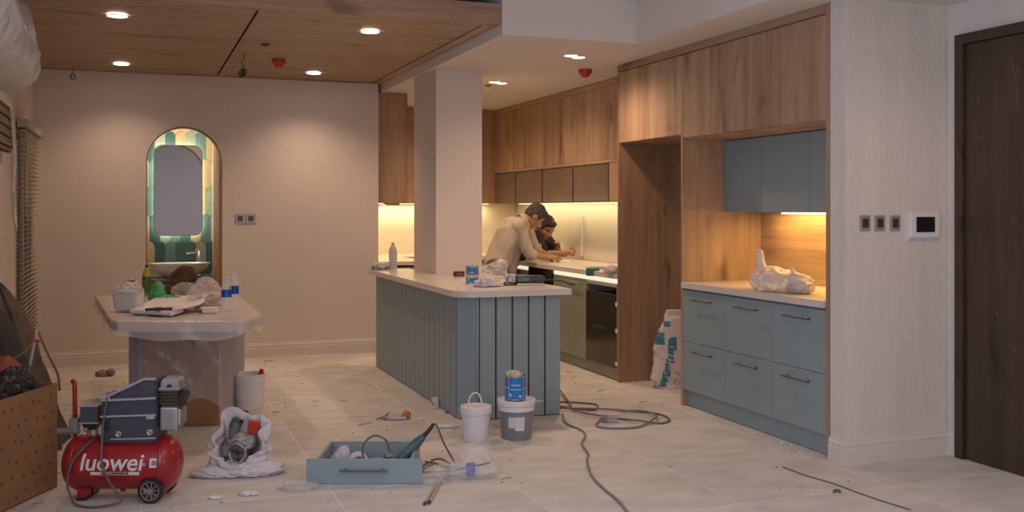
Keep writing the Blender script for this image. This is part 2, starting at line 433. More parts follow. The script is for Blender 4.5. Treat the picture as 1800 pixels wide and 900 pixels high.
# rear and right walls
struct('', box('wall_rear', XL - .12, XR + .1, YN - .12, YN, 0, 2.95, paint))
struct('', box('wall_kitchen_back', 2.2, XR + .1, YK, YK + .1, 0, 2.65, paint))
struct('', box('wall_kitchen_left', 2.18, 2.28, YB + .11, YK, 0, 2.65, paint))
bm = bmesh.new()
bx(bm, XR, XR + .12, 4.80, YK, 0, 2.95); bx(bm, XR, XR + .12, 4.49, 4.80, 0, 2.95)
bx(bm, XR, XR + .12, 3.35, 4.49, 2.415, 2.95); bx(bm, XR, XR + .12, YN, 3.35, 0, 2.95)
struct('', finish(bm, 'wall_right', paper))
bm = bmesh.new(); bx(bm, 3.70, XR, 4.57, 4.695, 0, 2.60)
struct('', finish(bm, 'wall_end', paper))
# ceilings
struct('', box('ceiling', XL - .12, XR + .1, YN, YK + .1, 2.90, 3.0, ceilp))
bm = bmesh.new(); bx(bm, 2.33, XR, 6.37, YK, 2.60, 2.90); bx(bm, 3.35, XR, YN, 6.37, 2.60, 2.90)
struct('', finish(bm, 'ceiling_kitchen', ceilp))
# wooden living room ceiling
wc = thing('ceiling_wood', None, None, (0, 0, 2.675), 0, None, 'structure')
def cb(name, x0, x1, y0, y1, z0, z1, m): return box(name, x0, x1, y0, y1, z0, z1, m, wc)
cb('fascia', XL, 2.33, 6.385, 6.41, 0, .135, oak_x)
cb('border_board', XL, 2.33, 6.41, 6.50, 0, .02, oak_x)
cb('border_board', 2.235, 2.33, 6.50, 9.888, 0, .02, oak_y)
cb('side_fascia', 2.31, 2.33, 6.41, 9.888, .02, .135, oak_y)
cb('border_board', XL, 2.235, 9.86, 9.888, 0, .02, oak_x)
for (x0, x1) in ((XL, .733), (.745, 2.228)):
    p = cb('ceiling_panel', x0, x1, 6.505, 9.855, .014, .03, plain('ceiling_groove_wood', (.085, .05, .03), .7))
    bm = bmesh.new(); y = 6.512
    while y < 9.84:
        bx(bm, x0 + .002, x1 - .002, y, y + .062, .0085, .0145); y += .074
    bm.normal_update()
    for f in bm.faces: f.material_index = 1 if abs(f.normal.y) > .5 else 0
    o = finish(bm, 'slats', [ceil_wood, MATS['ceiling_groove_wood']], p); o['kind'] = 'stuff'
cb('backing_board', XL, 2.31, 6.42, 9.888, .032, .134, groove)
# pillar
struct('', box('pillar', 2.37, 2.78, 8.10, 8.80, 0, 2.60, paint, bev=.004))

# skirting boards, stepped profile
def skirt(name, p0, p1, nrm, m=trimp):
    p0 = Vector(p0); p1 = Vector(p1); n = Vector(nrm)
    pr = [(0, 0), (.018, 0), (.018, .085), (.014, .092), (.016, .098), (.016, .112), (.009, .122), (.010, .130), (0, .135)]
    bm = bmesh.new(); A = []; B = []
    for o, z in pr:
        a = p0 + n * o; b = p1 + n * o
        A.append(bm.verts.new((a.x, a.y, z))); B.append(bm.verts.new((b.x, b.y, z)))
    for i in range(len(pr)): bm.faces.new([A[i], B[i], B[(i + 1) % len(pr)], A[(i + 1) % len(pr)]])
    bm.faces.new(A); bm.faces.new(B[::-1])
    struct('', finish(bm, name, m))
skirt('baseboard_back', (AX1 + .03, YB), (2.31, YB), (0, -1)); skirt('baseboard_back', (XL, YB), (AX0 - .02, YB), (0, -1))
skirt('baseboard_back_end', (2.295, YB - .018), (2.295, YB + .11), (1, 0))
skirt('baseboard_end', (3.682, 4.57), (XR, 4.57), (0, -1)); skirt('baseboard_end_side', (3.70, 4.57), (3.70, 4.695), (-1, 0))
skirt('baseboard_right', (XR, 4.57), (XR, 4.50), (-1, 0)); skirt('baseboard_left', (XL, 3.7), (XL, YB), (1, 0))

# entrance door
d1 = thing('door_1', None, None, (XR, 3.95, 0), 0, None, 'structure')
box('door_leaf', -.012, .04, -.60, .475, .004, 2.355, walnut, d1)
bm = bmesh.new(); bx(bm, -.03, .06, .48, .54, 0, 2.358); bx(bm, -.03, .06, -.6, .54, 2.358, 2.415)
finish(bm, 'door_frame', walnut, d1)
scr = plain('paint_smear', (.16, .12, .10), .8)
bm = bmesh.new()
for k in range(26):
    y = random.uniform(-.35, .42); z = random.choice((random.uniform(1.55, 2.3), random.uniform(.6, 1.5))); l = random.uniform(.01, .05); a = random.gauss(1.5, .5)
    tube(bm, [(-.0125, y, z), (-.0125, y + l * .5 * math.cos(a) + .004, z + l * .5), (-.0125, y + l * math.cos(a), z + l)], lambda t: .0022 * (1 - abs(t - .5)) , 5, 3)
tube(bm, [(-.0125, .17, 2.25), (-.0125, .13, 2.12), (-.0125, .11, 1.95)], .0014, 5)
o = finish(bm, 'paint_smears', scr, d1); o['kind'] = 'stuff'

# ------------------------------------------------------------------ lamps and ceiling fittings
def disc_lamp(loc, twin, label, group):
    t = thing('downlight', label, 'light', loc, 0, group)
    cs = [(-.045, -.03), (.045, .03)] if twin else [(0, 0)]
    rr = .05 if twin else .062
    for (cx, cy) in cs:
        bm = bmesh.new(); b2 = bmesh.new()
        M = Matrix.Translation((cx, cy, 0))
        lathe(bm, [(rr, -.002), (rr + .012, -.006), (rr + .014, -.001), (rr + .014, .0), (rr, .0)], 32, M)
        lathe(b2, [(0, -.0035), (rr, -.0035), (rr, -.001), (0, -.001)], 32, M)
        finish(bm, 'rim', white_pl, t, True); finish(b2, 'diffuser', lampm, t)
    return t
nmz = ['nearer left downlight in the slatted wood ceiling', 'farther left downlight in the wood ceiling near the back wall', 'nearer right downlight in the slatted wood ceiling', 'farther right downlight in the wood ceiling near the back wall']
for (x, y), l in zip(LIVING_SPOTS, nmz): disc_lamp((x, y, 2.676), False, l, 'living room downlights')
disc_lamp((3.95, 3.55, 2.599), False, 'downlight in the low ceiling near the entrance door', 'entrance downlight')
for (x, y), l in zip(KITCHEN_SPOTS, ['nearer twin downlight in the white kitchen ceiling', 'farther twin downlight in the white kitchen ceiling']): disc_lamp((x, y, 2.599), True, l, 'kitchen twin downlights')
def detector(p, label):
    t = thing('smoke_detector', label, 'detector', p, 0, 'red smoke detectors')
    bm = bmesh.new(); lathe(bm, [(0, 0), (.052, 0), (.052, -.010), (0, -.010)], 32); finish(bm, 'base', plain('brown_base', (.25, .16, .12), .5), t, 'auto')
    bm = bmesh.new(); lathe(bm, [(0, -.010), (.058, -.010), (.058, -.030), (.044, -.040), (.034, -.062), (.022, -.068), (0, -.068)], 32)
    finish(bm, 'dust_cap', redp, t, 'auto')
detector((1.143, 8.6, 2.68), 'red dust cap smoke detector on the wood ceiling')
detector((3.56, 7.70, 2.6), 'red dust cap smoke detector on the white kitchen ceiling')
def sprinkler(p, label):
    t = thing('sprinkler', label, 'sprinkler', p, 0, 'ceiling sprinklers')
    bm = bmesh.new(); lathe(bm, [(0, 0), (.035, 0), (.030, -.008), (0, -.009)], 24); finish(bm, 'escutcheon', steel_dk, t, True)
    bm = bmesh.new(); cyl(bm, (0, 0, -.005), (0, 0, -.028), .010); cyl(bm, (0, 0, -.028), (0, 0, -.05), .004)
    tube(bm, [(.009, 0, -.025), (.014, 0, -.04), (.004, 0, -.052)], .003, 6); tube(bm, [(-.009, 0, -.025), (-.014, 0, -.04), (-.004, 0, -.052)], .003, 6)
    finish(bm, 'body', steel, t, True)
    bm = bmesh.new(); lathe(bm, [(0, -.052), (.018, -.053), (.018, -.056), (0, -.057)], 16); finish(bm, 'deflector', steel, t)
sprinkler((.942, 7.84, 2.678), 'small sprinkler head in the wood ceiling beside the seam')
sprinkler((3.15, 9.0, 2.6), 'small sprinkler head in the kitchen ceiling by the pillar')
def wires(p, n, label, s=1.0, ht=.16):
    t = thing('hanging_wires', label, 'wires', p, 0, 'coiled wires hanging from the wood ceiling')
    bm = bmesh.new(); tube(bm, [(0, 0, 0), (.012 * s, 0, -.04 * s), (-.014 * s, .005, -.08 * s), (.003, 0, -ht * s * .75), (0, 0, -ht * s)], .003 * s, 6)
    for k in range(n):
        rr = random.uniform(.024, .036) * s; a = random.uniform(0, 3.1); b = random.uniform(-.4, .4)
        c = Vector((random.uniform(-.008, .008), 0, -ht * s - .012 - rr * .5))
        tube(bm, [c + Vector((rr * math.cos(q) * math.cos(a), rr * math.cos(q) * math.sin(a) , rr * math.sin(q + b))) for q in [i * 6.28 / 10 for i in range(11)]], .0024 * s, 6, 3)
    finish(bm, 'wire', black, t, True)
    bm = bmesh.new(); rr = .02 * s
    tube(bm, [(rr * math.cos(q), .008, -ht * s - .04 * s + rr * math.sin(q)) for q in [i * 6.28 / 10 for i in range(9)]], .004 * s, 6, 3)
    finish(bm, 'yellow_wire', plain('yellow_wire', (.42, .30, .03), .5), t, True)
wires((.826, 8.35, 2.68), 6, 'coiled dark wires hanging at the seam between two ceiling panels', 1.0, .13)
wires((-.50, 9.62, 2.68), 3, 'small wire loop hanging near the far left end of the wood ceiling', .7, .10)

# ------------------------------------------------------------------ switches
def plate(name, label, cat, p, w, h, axisn, inner, group, iw=.6, ih=.6, m=steel):
    t = thing(name, label, cat, p, 0, group)
    box('plate', -w / 2, w / 2, -.010, 0, -h / 2, h / 2, m, t, .002); box('rocker', -w / 2 * iw, w / 2 * iw, -.013, -.010, -h / 2 * ih, h / 2 * ih, inner, t, .001)
    return t
plm = plain('switch_plate', (.36, .34, .33), .35, metal=.3); inm = plain('switch_rocker', (.05, .042, .038), .3)
for px, l in ((422, 'left light switch of the pair on the back wall'), (441, 'right light switch of the pair on the back wall')):
    q = onY(px, 384, YB); plate('light_switch', l, 'switch', q, .088, .088, 0, inm, 'switches on the back wall', .55, .55, plm)
for px, l in ((1519, 'left light switch of three on the right wall'), (1545, 'middle light switch of three on the right wall'), (1572, 'right light switch of three, beside the intercom')):
    q = onY(px, 392, 4.57); plate('light_switch', l, 'switch', q, .068, .086, 0, inm, 'three switches on the end wall', .6, .6, plm)
q = onY(1622, 395, 4.57); t = thing('intercom', 'white wall intercom with a dark screen beside three switches', 'intercom', q)
box('housing', -.105, .105, -.022, 0, -.072, .072, white_pl, t, .004); box('screen', -.066, .066, -.025, -.021, -.042, .045, blackgl, t, .001); box('bracket', -.112, .112, -.008, 0, -.082, -.066, white_pl, t, .001)

# ------------------------------------------------------------------ bathroom fittings
q0 = onY(270, 254, 11.29); q1 = onY(356, 414, 11.29)
mw, mh = q1.x - q0.x, q0.z - q1.z
t = thing('mirror', 'tall rounded backlit mirror on the green and sand tiles', 'mirror', ((q0.x + q1.x) / 2, 11.28, q1.z))
def rrect(w, h, rad, n=8, cx=0, cz=0):
    out = []
    for (sx, sz, a0) in ((1, 1, 0), (-1, 1, 90), (-1, -1, 180), (1, -1, 270)):
        for i in range(n + 1):
            a = R(a0 + 90 * i / n); out.append((cx + sx * (w / 2 - rad) + rad * math.cos(a), cz + sz * (h / 2 - rad) + rad * math.sin(a)))
    return out
bm = bmesh.new(); prism(bm, rrect(mw - .014, mh - .014, .085, 8, 0, mh / 2), -.006, 0); finish(bm, 'glass', mirror_m, t)
bm = bmesh.new(); a = rrect(mw, mh, .09, 8, 0, mh / 2); b = rrect(mw - .014, mh - .014, .085, 8, 0, mh / 2)
for i in range(len(a)):
    j = (i + 1) % len(a)
    v = [[bm.verts.new((u, y, z)) for (u, z) in (a[i], a[j], b[j], b[i])] for y in (-.010, .012)]
    bm.faces.new(v[0]); bm.faces.new(v[1][::-1])
    for k in range(4): bm.faces.new([v[0][k], v[1][k], v[1][(k + 1) % 4], v[0][(k + 1) % 4]])
finish(bm, 'frame', plain('mirror_rim', (.10, .13, .12), .3), t)
bm = bmesh.new(); prism(bm, rrect(mw - .03, mh - .03, .08, 8, 0, mh / 2), .014, .030); finish(bm, 'backlight', glow_m, t)
qb = onY(316, 478, 10.95)
t = thing('vanity', 'wall-hung brown wood vanity under the white basin', 'vanity', (.42, 10.93, .06))
zt = onY(316, 489, 10.8).z
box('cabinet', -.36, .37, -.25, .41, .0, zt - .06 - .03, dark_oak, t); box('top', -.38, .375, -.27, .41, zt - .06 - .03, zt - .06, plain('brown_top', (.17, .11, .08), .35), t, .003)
t = thing('wash_basin', 'white oval vessel basin on the brown vanity', 'basin', (qb.x, 10.95, zt))
hb = onY(316, 463, 10.95).z - zt
bm = bmesh.new(); lathe(bm, [(0, .001), (.13, .001), (.17, .02), (.235, hb * .55), (.285, hb), (.292, hb + .006), (.280, hb + .004), (.22, hb * .5), (.12, .03), (0, .025)], 48, sx=1.06, sy=.66)
finish(bm, 'bowl', plain('ceramic', (.78, .74, .70), .12), t, True)
fq = onY(350, 470, 11.18)
t = thing('faucet', 'tall chrome basin faucet behind the white basin', 'faucet', (fq.x, 11.2, zt))
fh = onY(350, 436, 11.2).z - zt
bm = bmesh.new(); cyl(bm, (0, 0, 0), (0, 0, fh - .03), .020, .017); lathe(bm, [(0, 0), (.03, 0), (.03, .006), (.02, .01)], 24); finish(bm, 'body', steel, t, True)
bm = bmesh.new(); tube(bm, [(0, 0, fh - .055), (-.07, -.02, fh - .055), (-.13, -.04, fh - .062)], .012, 10); finish(bm, 'spout', steel, t, True)
bm = bmesh.new(); bx(bm, -.045, .02, -.014, .014, fh - .028, fh - .010, .004); finish(bm, 'lever', steel, t)
area('bathroom_fill', (.3, 10.75, 2.55), (R(12), 0, 0), .5, .5, 14, (1, .86, .66))

# ------------------------------------------------------------------ venetian blind and shade
t = thing('venetian_blind', 'brown venetian blind with open slats on the far left window', 'blind', (-.79, 9.05, 0))
box('head_rail', -.03, .045, -.68, .68, 2.04, 2.10, plain('rail_cream', (.42, .37, .30), .5), t, .003)
bm = bmesh.new()
for k in range(4): bx(bm, -.025, .025, 0, 1.32, -.001, .001)
bm.free()
bm = bmesh.new(); bx(bm, -.020, .020, -.665, .665, -.0012, .0012); sm_ = finish(bm, 'slat', plain('slat_tan', (.62, .54, .42), .45), t)
z = 2.02; first = True
while z > .36:
    o = sm_ if first else sm_.copy()
    if not first: COL.objects.link(o)
    o.location = (.002, 0, z); o.rotation_euler = (0, R(-14), 0); first = False; z -= .036
bm = bmesh.new()
for y in (-.55, -.18, .18, .55):
    for x in (-.024, .026): cyl(bm, (x, y, .34), (x, y, 2.05), .0014, seg=5)
finish(bm, 'ladder_cord', plain('cord_white', (.6, .56, .5), .7), t)
box('bottom_rail', -.026, .026, -.665, .665, .325, .345, MATS['slat_tan'], t, .002)
bm = bmesh.new(); tube(bm, [(.04, -.67, 2.04), (.045, -.675, 1.5), (.06, -.68, 1.42), (.05, -.67, 1.36), (.03, -.665, 1.44), (.04, -.67, 2.0)], .003, 6); finish(bm, 'pull_cord', MATS['cord_white'], t, True)
t = thing('roman_shade', 'folded woven shade rolled up on the nearer left window', 'blind', (-.80, 6.85, 0))
box('head_rail', -.02, .05, -.70, .70, 2.08, 2.14, MATS['rail_cream'], t, .003)
bm = bmesh.new()
for k in range(9): bx(bm, -.006 + .004 * (k % 2), .035 + .010 * (k % 2), -.66, .66, 1.80 + k * .031, 1.80 + k * .031 + .026, .006)
finish(bm, 'folded_fabric', plain('woven_brown', (.15, .11, .08), .9, var=.35, vscale=60), t)
bm = bmesh.new()
for s, y in ((0, .50), (.02, .40)):
    tube(bm, [(.05, y, 2.1), (.07, y + .02, 1.75), (.06, y - .01, 1.5), (.075, y + .05, 1.28 + s), (.06, y + .10, 1.45), (.055, y + .03, 1.8)], .004, 6)
finish(bm, 'pull_cord', MATS['cord_white'], t, True)
# wrapped wall unit
t = thing('wrapped_wall_unit', 'bulky wall unit wrapped in milky plastic high on the left', 'wrapped unit', (XL + .005, 5.75, 2.12))
box('casing', 0, .20, -.75, .42, .10, .38, white_pl, t, .02)
bm = bmesh.new(); n = 90; prev = None
prof = [(.0, .42), (.20, .43), (.27, .37), (.31, .22), (.35, .08), (.31, .0), (.24, -.05), (.12, -.06), (.02, -.05)]
for i in range(n + 1):
    y = -1.75 + 2.32 * i / n; row = []
    for k, (x, z) in enumerate(prof):
        wv = fbm(Vector((y * 5, k * .35, 2))) * .035 + (ridge(Vector((y * 11, k * .15, 5))) - .5) * .018
        endk = 1 - max(0, (y - .34) / .23) ** 2 * .75 if y > .34 else 1
        row.append(bm.verts.new(((x + wv * (x > .05)) * endk, y, (z + wv * .7 - .18) * (endk * .6 + .4) + .18)))
    if prev:
        for a in range(len(prof) - 1): f = bm.faces.new([prev[a], prev[a + 1], row[a + 1], row[a]]); f.smooth = True
    if i in (0, n): bm.faces.new(row)
    prev = row
finish(bm, 'plastic_wrap', plain('wrap_plastic', (.62, .58, .55), .3, alpha=.88, bump=.5, bscale=9), t, True)

# ================================================================== KITCHEN
def handle_bar(bm, p0, p1, out, r=.006):
    """bow handle along p0-p1 standing off by the vector out"""
    p0 = Vector(p0); p1 = Vector(p1); o = Vector(out); d = (p1 - p0).normalized()
    cyl(bm, p0 + o - d * .008, p1 + o + d * .008, r, seg=12)
    for p in (p0 + d * .02, p1 - d * .02): cyl(bm, p, p + o, r * .8, seg=8)
XC = 3.72
# ---- tall oak surround: panels, upper doors
pan = box('cabinet_end_panel', XC - .002, 4.41, 4.70, 4.758, 0, 2.598, oak); tag(pan, 'tall oak end panel right of the blue drawers', 'panel')
pan = box('cabinet_side_panel', XC - .002, 4.41, 6.365, 6.39, 0, 2.53, oak); tag(pan, 'tall oak panel between the fridge niche and blue drawers', 'panel')
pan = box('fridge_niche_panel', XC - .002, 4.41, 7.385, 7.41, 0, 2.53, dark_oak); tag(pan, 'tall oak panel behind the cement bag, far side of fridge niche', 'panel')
fr = box('top_filler', XC - .004, 4.41, 4.76, 7.41, 2.545, 2.598, oak_y); tag(fr, 'long oak filler strip above the tall cabinets', 'filler strip')
# upper cabinet over drawer niche
t = thing('upper_cabinet', 'wide oak upper cabinet above the blue drawers niche', 'cabinet', (XC, 5.6, 1.925))
box('body', .022, .685, -.838, .762, .0, .615, oak, t)
dy = [-.763, -.26, .25, .765]
ww = [(-.839, -.255), (-.252, .402), (.405, .763)]
for (a, b) in ww: box('door', 0, .020, a, b, .012, .615, oak, t, .0015)
t = thing('fridge_upper_cabinet', 'oak upper cabinet with two doors over the fridge niche', 'cabinet', (XC, 6.888, 1.96))
box('body', .022, .685, -.494, .494, .0, .58, oak, t)
for (a, b) in ((-.494, -.002), (.002, .494)): box('door', 0, .020, a, b, .004, .58, oak, t, .0015)
# niche
nb = box('niche_back_panel', 4.385, 4.41, 4.762, 6.36, .892, 1.40, oak_y); tag(nb, 'oak back panel of the niche above the blue drawers', 'panel')
t = thing('blue_wall_cabinet', 'blue grey wall cabinet recessed in the oak niche', 'cabinet', (4.07, 5.6, 1.40))
box('body', .021, .31, -.836, .76, 0, .52, blue, t)
for (a, b) in ((-.837, -.232), (-.228, .304), (.308, .76)): box('door', 0, .019, a, b, 0, .52, blue, t, .001)
t = thing('led_strip', 'warm led strip under the blue wall cabinet', 'led strip', (4.30, 5.42, 1.388))
box('diffuser', -.008, .008, -.64, .56, 0, .010, emit('led_niche', (1, .62, .16), 26), t)
area('niche_led', (4.26, 5.5, 1.38), (0, R(-8), 0), .05, 1.3, 7.5, (1, .58, .16))
# drawers
t = thing('drawer_cabinet', 'blue grey six drawer base cabinet in the oak niche', 'cabinet', (XC, 5.6, 0))
box('body', .022, .66, -.836, .76, .12, .846, blue, t)
box('kickboard', .03, .05, -.838, .762, .004, .12, blue, t)
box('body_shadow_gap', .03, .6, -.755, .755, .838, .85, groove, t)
ysp = [4.761, 5.275, 5.812, 6.364]
for i in range(3):
    y0, y1 = ysp[i] - 5.6 + .0015, ysp[i + 1] - 5.6 - .0015
    for (z0, z1) in ((.123, .470), (.473, .838)):
        d = box('drawer', 0, .020, y0, y1, z0, z1, blue, t, .001)
        bm = bmesh.new(); c = (y0 + y1) / 2 - .0; zz = z1 - .060
        handle_bar(bm, (0, c - .125, zz), (0, c + .115, zz), (-.030, 0, 0), .0055); finish(bm, 'handle', steel_dk, d, 'auto')
w_ = box('drawer_worktop', XC - .018, 4.384, 4.762, 6.362, .852, .895, stone, bev=.003); tag(w_, 'white quartz worktop on the blue drawer cabinet', 'worktop')
# bag on worktop
p = onZ(1355, 512, .896); t = thing('plastic_bag', 'crumpled cream plastic bag on the drawer worktop', 'plastic bag', (p.x + .08, p.y, .8955), 0)
bm = bmesh.new()
crumple(bm, (0, .02, .05), (.17, .20, .085), 3, .35, 2.4, [((.1, .75, .8), .5, 8), ((0, -1, .25), .45, 5)], .002)
tube(bm, [(-.02, .13, .07), (-.02, .19, .16), (-.02, .205, .23), (-.02, .215, .25)], lambda q: .034 * (1 - q * .45), 12)
tube(bm, [(-.02, -.14, .05), (-.03, -.17, .11), (-.03, -.145, .165)], lambda q: .03 * (1 - q * .75), 10)
crumple(bm, (0, -.2, .04), (.08, .09, .05), 5, .4, 3, [], .002, 4)
finish(bm, 'bag', bagw, t, True)

# ---- right run: base cabinets
t = thing('base_cabinet', 'sage green double door base cabinet left of the dishwasher', 'cabinet', (XC, 8.40, 0))
box('body', .022, .66, -.36, .36, .10, .80, green, t)
box('kickboard', .03, .05, -.36, .36, .004, .10, green, t)
for (a, b, h) in ((-.36, -.002, -.19), (.002, .36, .17)):
    d = box('door', 0, .02, a, b, .10, .80, green, t, .001)
    bm = bmesh.new(); handle_bar(bm, (0, h - .10, .765), (0, h + .10, .765), (-.03, 0, 0), .007); finish(bm, 'handle', steel, d, 'auto')
t = thing('dishwasher', 'dark built-in dishwasher with two glossy panels and open top slot', 'dishwasher', (XC, 7.728, 0))
dwm = plain('bronze_mirror', (.075, .058, .042), .12, metal=.75, var=.25, vscale=6)
box('housing', .03, .62, -.31, .31, .10, .70, black, t); box('kickboard', .03, .05, -.31, .31, .004, .10, green, t)
box('upper_panel', -.004, .02, -.295, .295, .45, .715, dwm, t, .002); box('lower_panel', -.004, .02, -.295, .295, .11, .447, dwm, t, .002)
box('handle_recess', -.006, .0, -.13, .17, .395, .435, black, t)
for z0 in (.13, .40, .62): box('clip', -.008, 0, -.318, -.285, z0, z0 + .035, white_pl, t, .002)
box('side_frame', .0, .05, .297, .313, .10, .80, green, t); box('side_frame', .0, .05, -.313, -.297, .10, .80, green, t); box('top_frame', .0, .05, -.295, .295, .775, .80, plain('cream_board', (.60, .56, .42), .5), t)
t = thing('far_base_cabinet', 'sage green base cabinet under the far right worktop', 'cabinet', (XC, 10.2, 0))
box('body', .0, .66, -.78, .78, .10, .80, green, t); box('kickboard', .03, .05, -.78, .78, .004, .10, green, t)
t = thing('oven', 'black built-in oven front under the right worktop', 'oven', (XC, 9.08, 0))
box('housing', .03, .60, -.30, .30, .10, .79, green, t); box('glass_front', -.01, .02, -.30, .30, .40, .846, blackgl, t, .003)
bm = bmesh.new(); handle_bar(bm, (-.01, -.24, .74), (-.01, .24, .74), (-.03, 0, 0), .006); finish(bm, 'handle', steel_dk, t, 'auto')
box('lower_panel', 0, .02, -.30, .30, .10, .395, green, t); box('kickboard', .03, .05, -.30, .30, .004, .10, green, t)
bm = bmesh.new()   # worktop with the cut-out for the hob
z0, z1 = .848, .889; xa, xb = XC - .02, 4.41
hx0, hx1, hy0, hy1 = 3.86, 4.24, 7.72, 8.42
bx(bm, xa, hx0, 7.412, 10.95, z0, z1); bx(bm, hx1, xb, 7.412, 10.95, z0, z1); bx(bm, hx0, hx1, 7.412, hy0, z0, z1); bx(bm, hx0, hx1, hy1, 10.95, z0, z1)
w_ = finish(bm, 'kitchen_worktop', stone); tag(w_, 'long pale worktop along the right kitchen wall', 'worktop')
t = thing('hob_opening', 'dark hob cut-out tray in the right kitchen worktop', 'hob', (4.05, 8.07, .79)); box('tray', -.185, .185, -.345, .345, .02, .0555, black, t); box('rim', -.185, .185, -.345, -.33, .055, .09, steel_dk, t)
t = thing('led_strip', 'white led strip in the recess under the right worktop', 'led strip', (XC + .012, 9.0, .806)); box('diffuser', 0, .012, -1.55, 1.8, 0, .038, led_n, t)
w2 = box('wall_splash_panel', XR - .012, XR - .001, 7.412, 11.05, .889, 1.49, plain('backsplash', (.66, .59, .50), .35, var=.02)); tag(w2, 'cream backsplash on the right kitchen wall', 'backsplash')
w2 = box('wall_splash_panel', 2.30, XR - .014, YK - .014, YK - .002, .889, 1.49, MATS['backsplash']); tag(w2, 'cream backsplash on the far kitchen wall', 'backsplash')
# uppers on the right
t = thing('kitchen_upper_cabinet', 'long oak upper cabinet on the right kitchen wall', 'cabinet', (4.03, 9.3, 1.49))
L0 = 7.412 - 9.3; L1 = 11.255 - 9.3
box('body', .022, .385, L0, L1, .0, 1.105, oak, t); box('filler', -.002, .02, L0, L1, 1.05, 1.105, oak_y, t)
box('shelf_band', -.002, .02, L0, L1, .355, .385, oak_y, t)
ed = [7.412, 8.205, 8.98, 9.75, 10.52, 11.28]
for a, b in zip(ed[:-1], ed[1:]): box('door', 0, .02, a - 9.3 + .001, b - 9.3 - .001, .387, 1.048, oak, t, .001)
brg = plain('bronze_glass', (.24, .185, .14), .22, metal=.35, var=.05)
ed2 = [8.205, 9.0, 9.79, 10.58, 11.28]
for a, b in zip(ed2[:-1], ed2[1:]):
    d = box('glass_door', 0, .016, a - 9.3 + .012, b - 9.3 - .012, .006, .345, brg, t)
    bm = bmesh.new(); y0, y1 = a - 9.3 + .003, b - 9.3 - .003
    for q in ((y0, y0 + .010, .0, .35), (y1 - .010, y1, .0, .35), (y0 + .01, y1 - .01, 0, .007), (y0 + .01, y1 - .01, .343, .35)): bx(bm, -.004, .018, *q)
    finish(bm, 'frame', groove, d)
box('end_door', 0, .02, L0, 8.203 - 9.3, .004, .352, oak, t)
box('led_diffuser', .30, .315, L0 + .02, L1, -.010, -.001, led_w, t)
area('kitchen_led_right', (4.30, 9.3, 1.472), (0, R(-12), 0), .04, 3.7, 8.5, (1, .80, .44))
# far uppers
t = thing('far_upper_cabinet', 'oak upper cabinet on the far kitchen wall behind the pillar', 'cabinet', (3.3, 11.28, 1.49))
box('body', -.60, 1.0, .0, .31, 0, 1.105, oak, t); box('filler', -.60, .73, -.022, 0, 1.05, 1.105, oak_x, t)
for (a, b) in ((-.60, -.15), (-.148, .30), (.302, .728)): box('door', a, b, -.02, 0, .004, 1.048, oak, t, .001)
box('led_diffuser', -.6, .73, .22, .235, -.010, -.001, led_w, t)
area('kitchen_led_back', (3.2, 11.48, 1.472), (R(0), 0, 0), 1.6, .04, 9, (1, .78, .40))
t = thing('left_upper_cabinet', 'oak upper cabinet end left of the pillar', 'cabinet', (2.30, 9.97, 1.49))
box('body', 0, .30, .02, 1.30, 0, 1.105, oak, t); box('end_panel', 0, .315, 0, .02, -.004, 1.107, oak, t, .001)
box('led_diffuser', .05, .065, .05, 1.3, -.016, -.006, led_w, t); box('lamp_bracket', .09, .26, .1, .16, -.030, -.004, steel, t, .004)
area('kitchen_led_left', (2.40, 10.6, 1.468), (0, R(8), 0), .04, 1.2, 4.5, (1, .76, .36))
t = thing('back_base_cabinet', 'sage green base cabinet along the far kitchen wall', 'cabinet', (2.9, 10.98, 0)); box('body', -.1, .80, 0, .6, .1, .80, green, t); box('kickboard', -.1, .8, .03, .05, .004, .1, green, t)
t = thing('left_base_cabinet', 'sage green base cabinet end behind the island', 'cabinet', (2.30, 9.97, 0)); box('body', 0, .48, .02, 1.6, .10, .83, green, t); box('end_panel', 0, .50, 0, .02, .004, .83, green, t, .001); box('kickboard', .40, .42, .02, 1.6, .004, .1, green, t)
bm = bmesh.new(); bx(bm, 2.29, 2.81, 9.96, 10.95, .85, .889); bx(bm, 2.29, 3.69, 10.951, YK - .015, .85, .889); bx(bm, 3.69, 4.41, 10.951, YK - .015, .85, .889)
w_ = finish(bm, 'corner_worktop', stone); tag(w_, 'pale worktop along the far kitchen wall behind the pillar', 'worktop')
t = thing('led_strip', 'white led strip under the far worktop seen left of the pillar', 'led strip', (3.2, 10.965, .812)); box('diffuser', -.38, .48, 0, .012, 0, .034, led_n, t)
# items seen left of pillar
def bottle(name, label, cat, p, h, r, body, cap, band=None, bh=(.45, .7), group=None, liquid=None):
    t = thing(name, label, cat, p, random.uniform(0, 3), group)
    bm = bmesh.new(); lathe(bm, [(0, .001), (r * .85, .001), (r, .008), (r, h * .25), (r * .93, h * .3), (r, h * .35), (r, h * .66), (r * .8, h * .78), (r * .35, h * .90), (r * .33, h * .94), (0, h * .94)], 28)
    finish(bm, 'bottle_body', body, t, True)
    bm = bmesh.new(); lathe(bm, [(r * .38, h * .925), (r * .40, h * .93), (r * .40, h * .995), (0, h)], 20); finish(bm, 'cap', cap, t, 'auto')
    if band:
        bm = bmesh.new(); lathe(bm, [(r * 1.012, h * bh[0]), (r * 1.012, h * bh[1])], 28); finish(bm, 'label_band', band, t, True)
    return t
p = onZ(694, 471, .875); bottle('bottle', 'frosted white bottle standing at the far end of the island', 'bottle', (2.20, 8.90, .876), .245, .038, plain('frosted', (.70, .66, .62), .3, alpha=.75), white_pl)
# socket riser on the right backsplash
t = thing('power_rail', 'pale vertical power rail on the right backsplash', 'power rail', (XR - .013, 9.62, .93)); box('rail', -.03, 0, -.03, .03, 0, .42, trimp, t, .006)

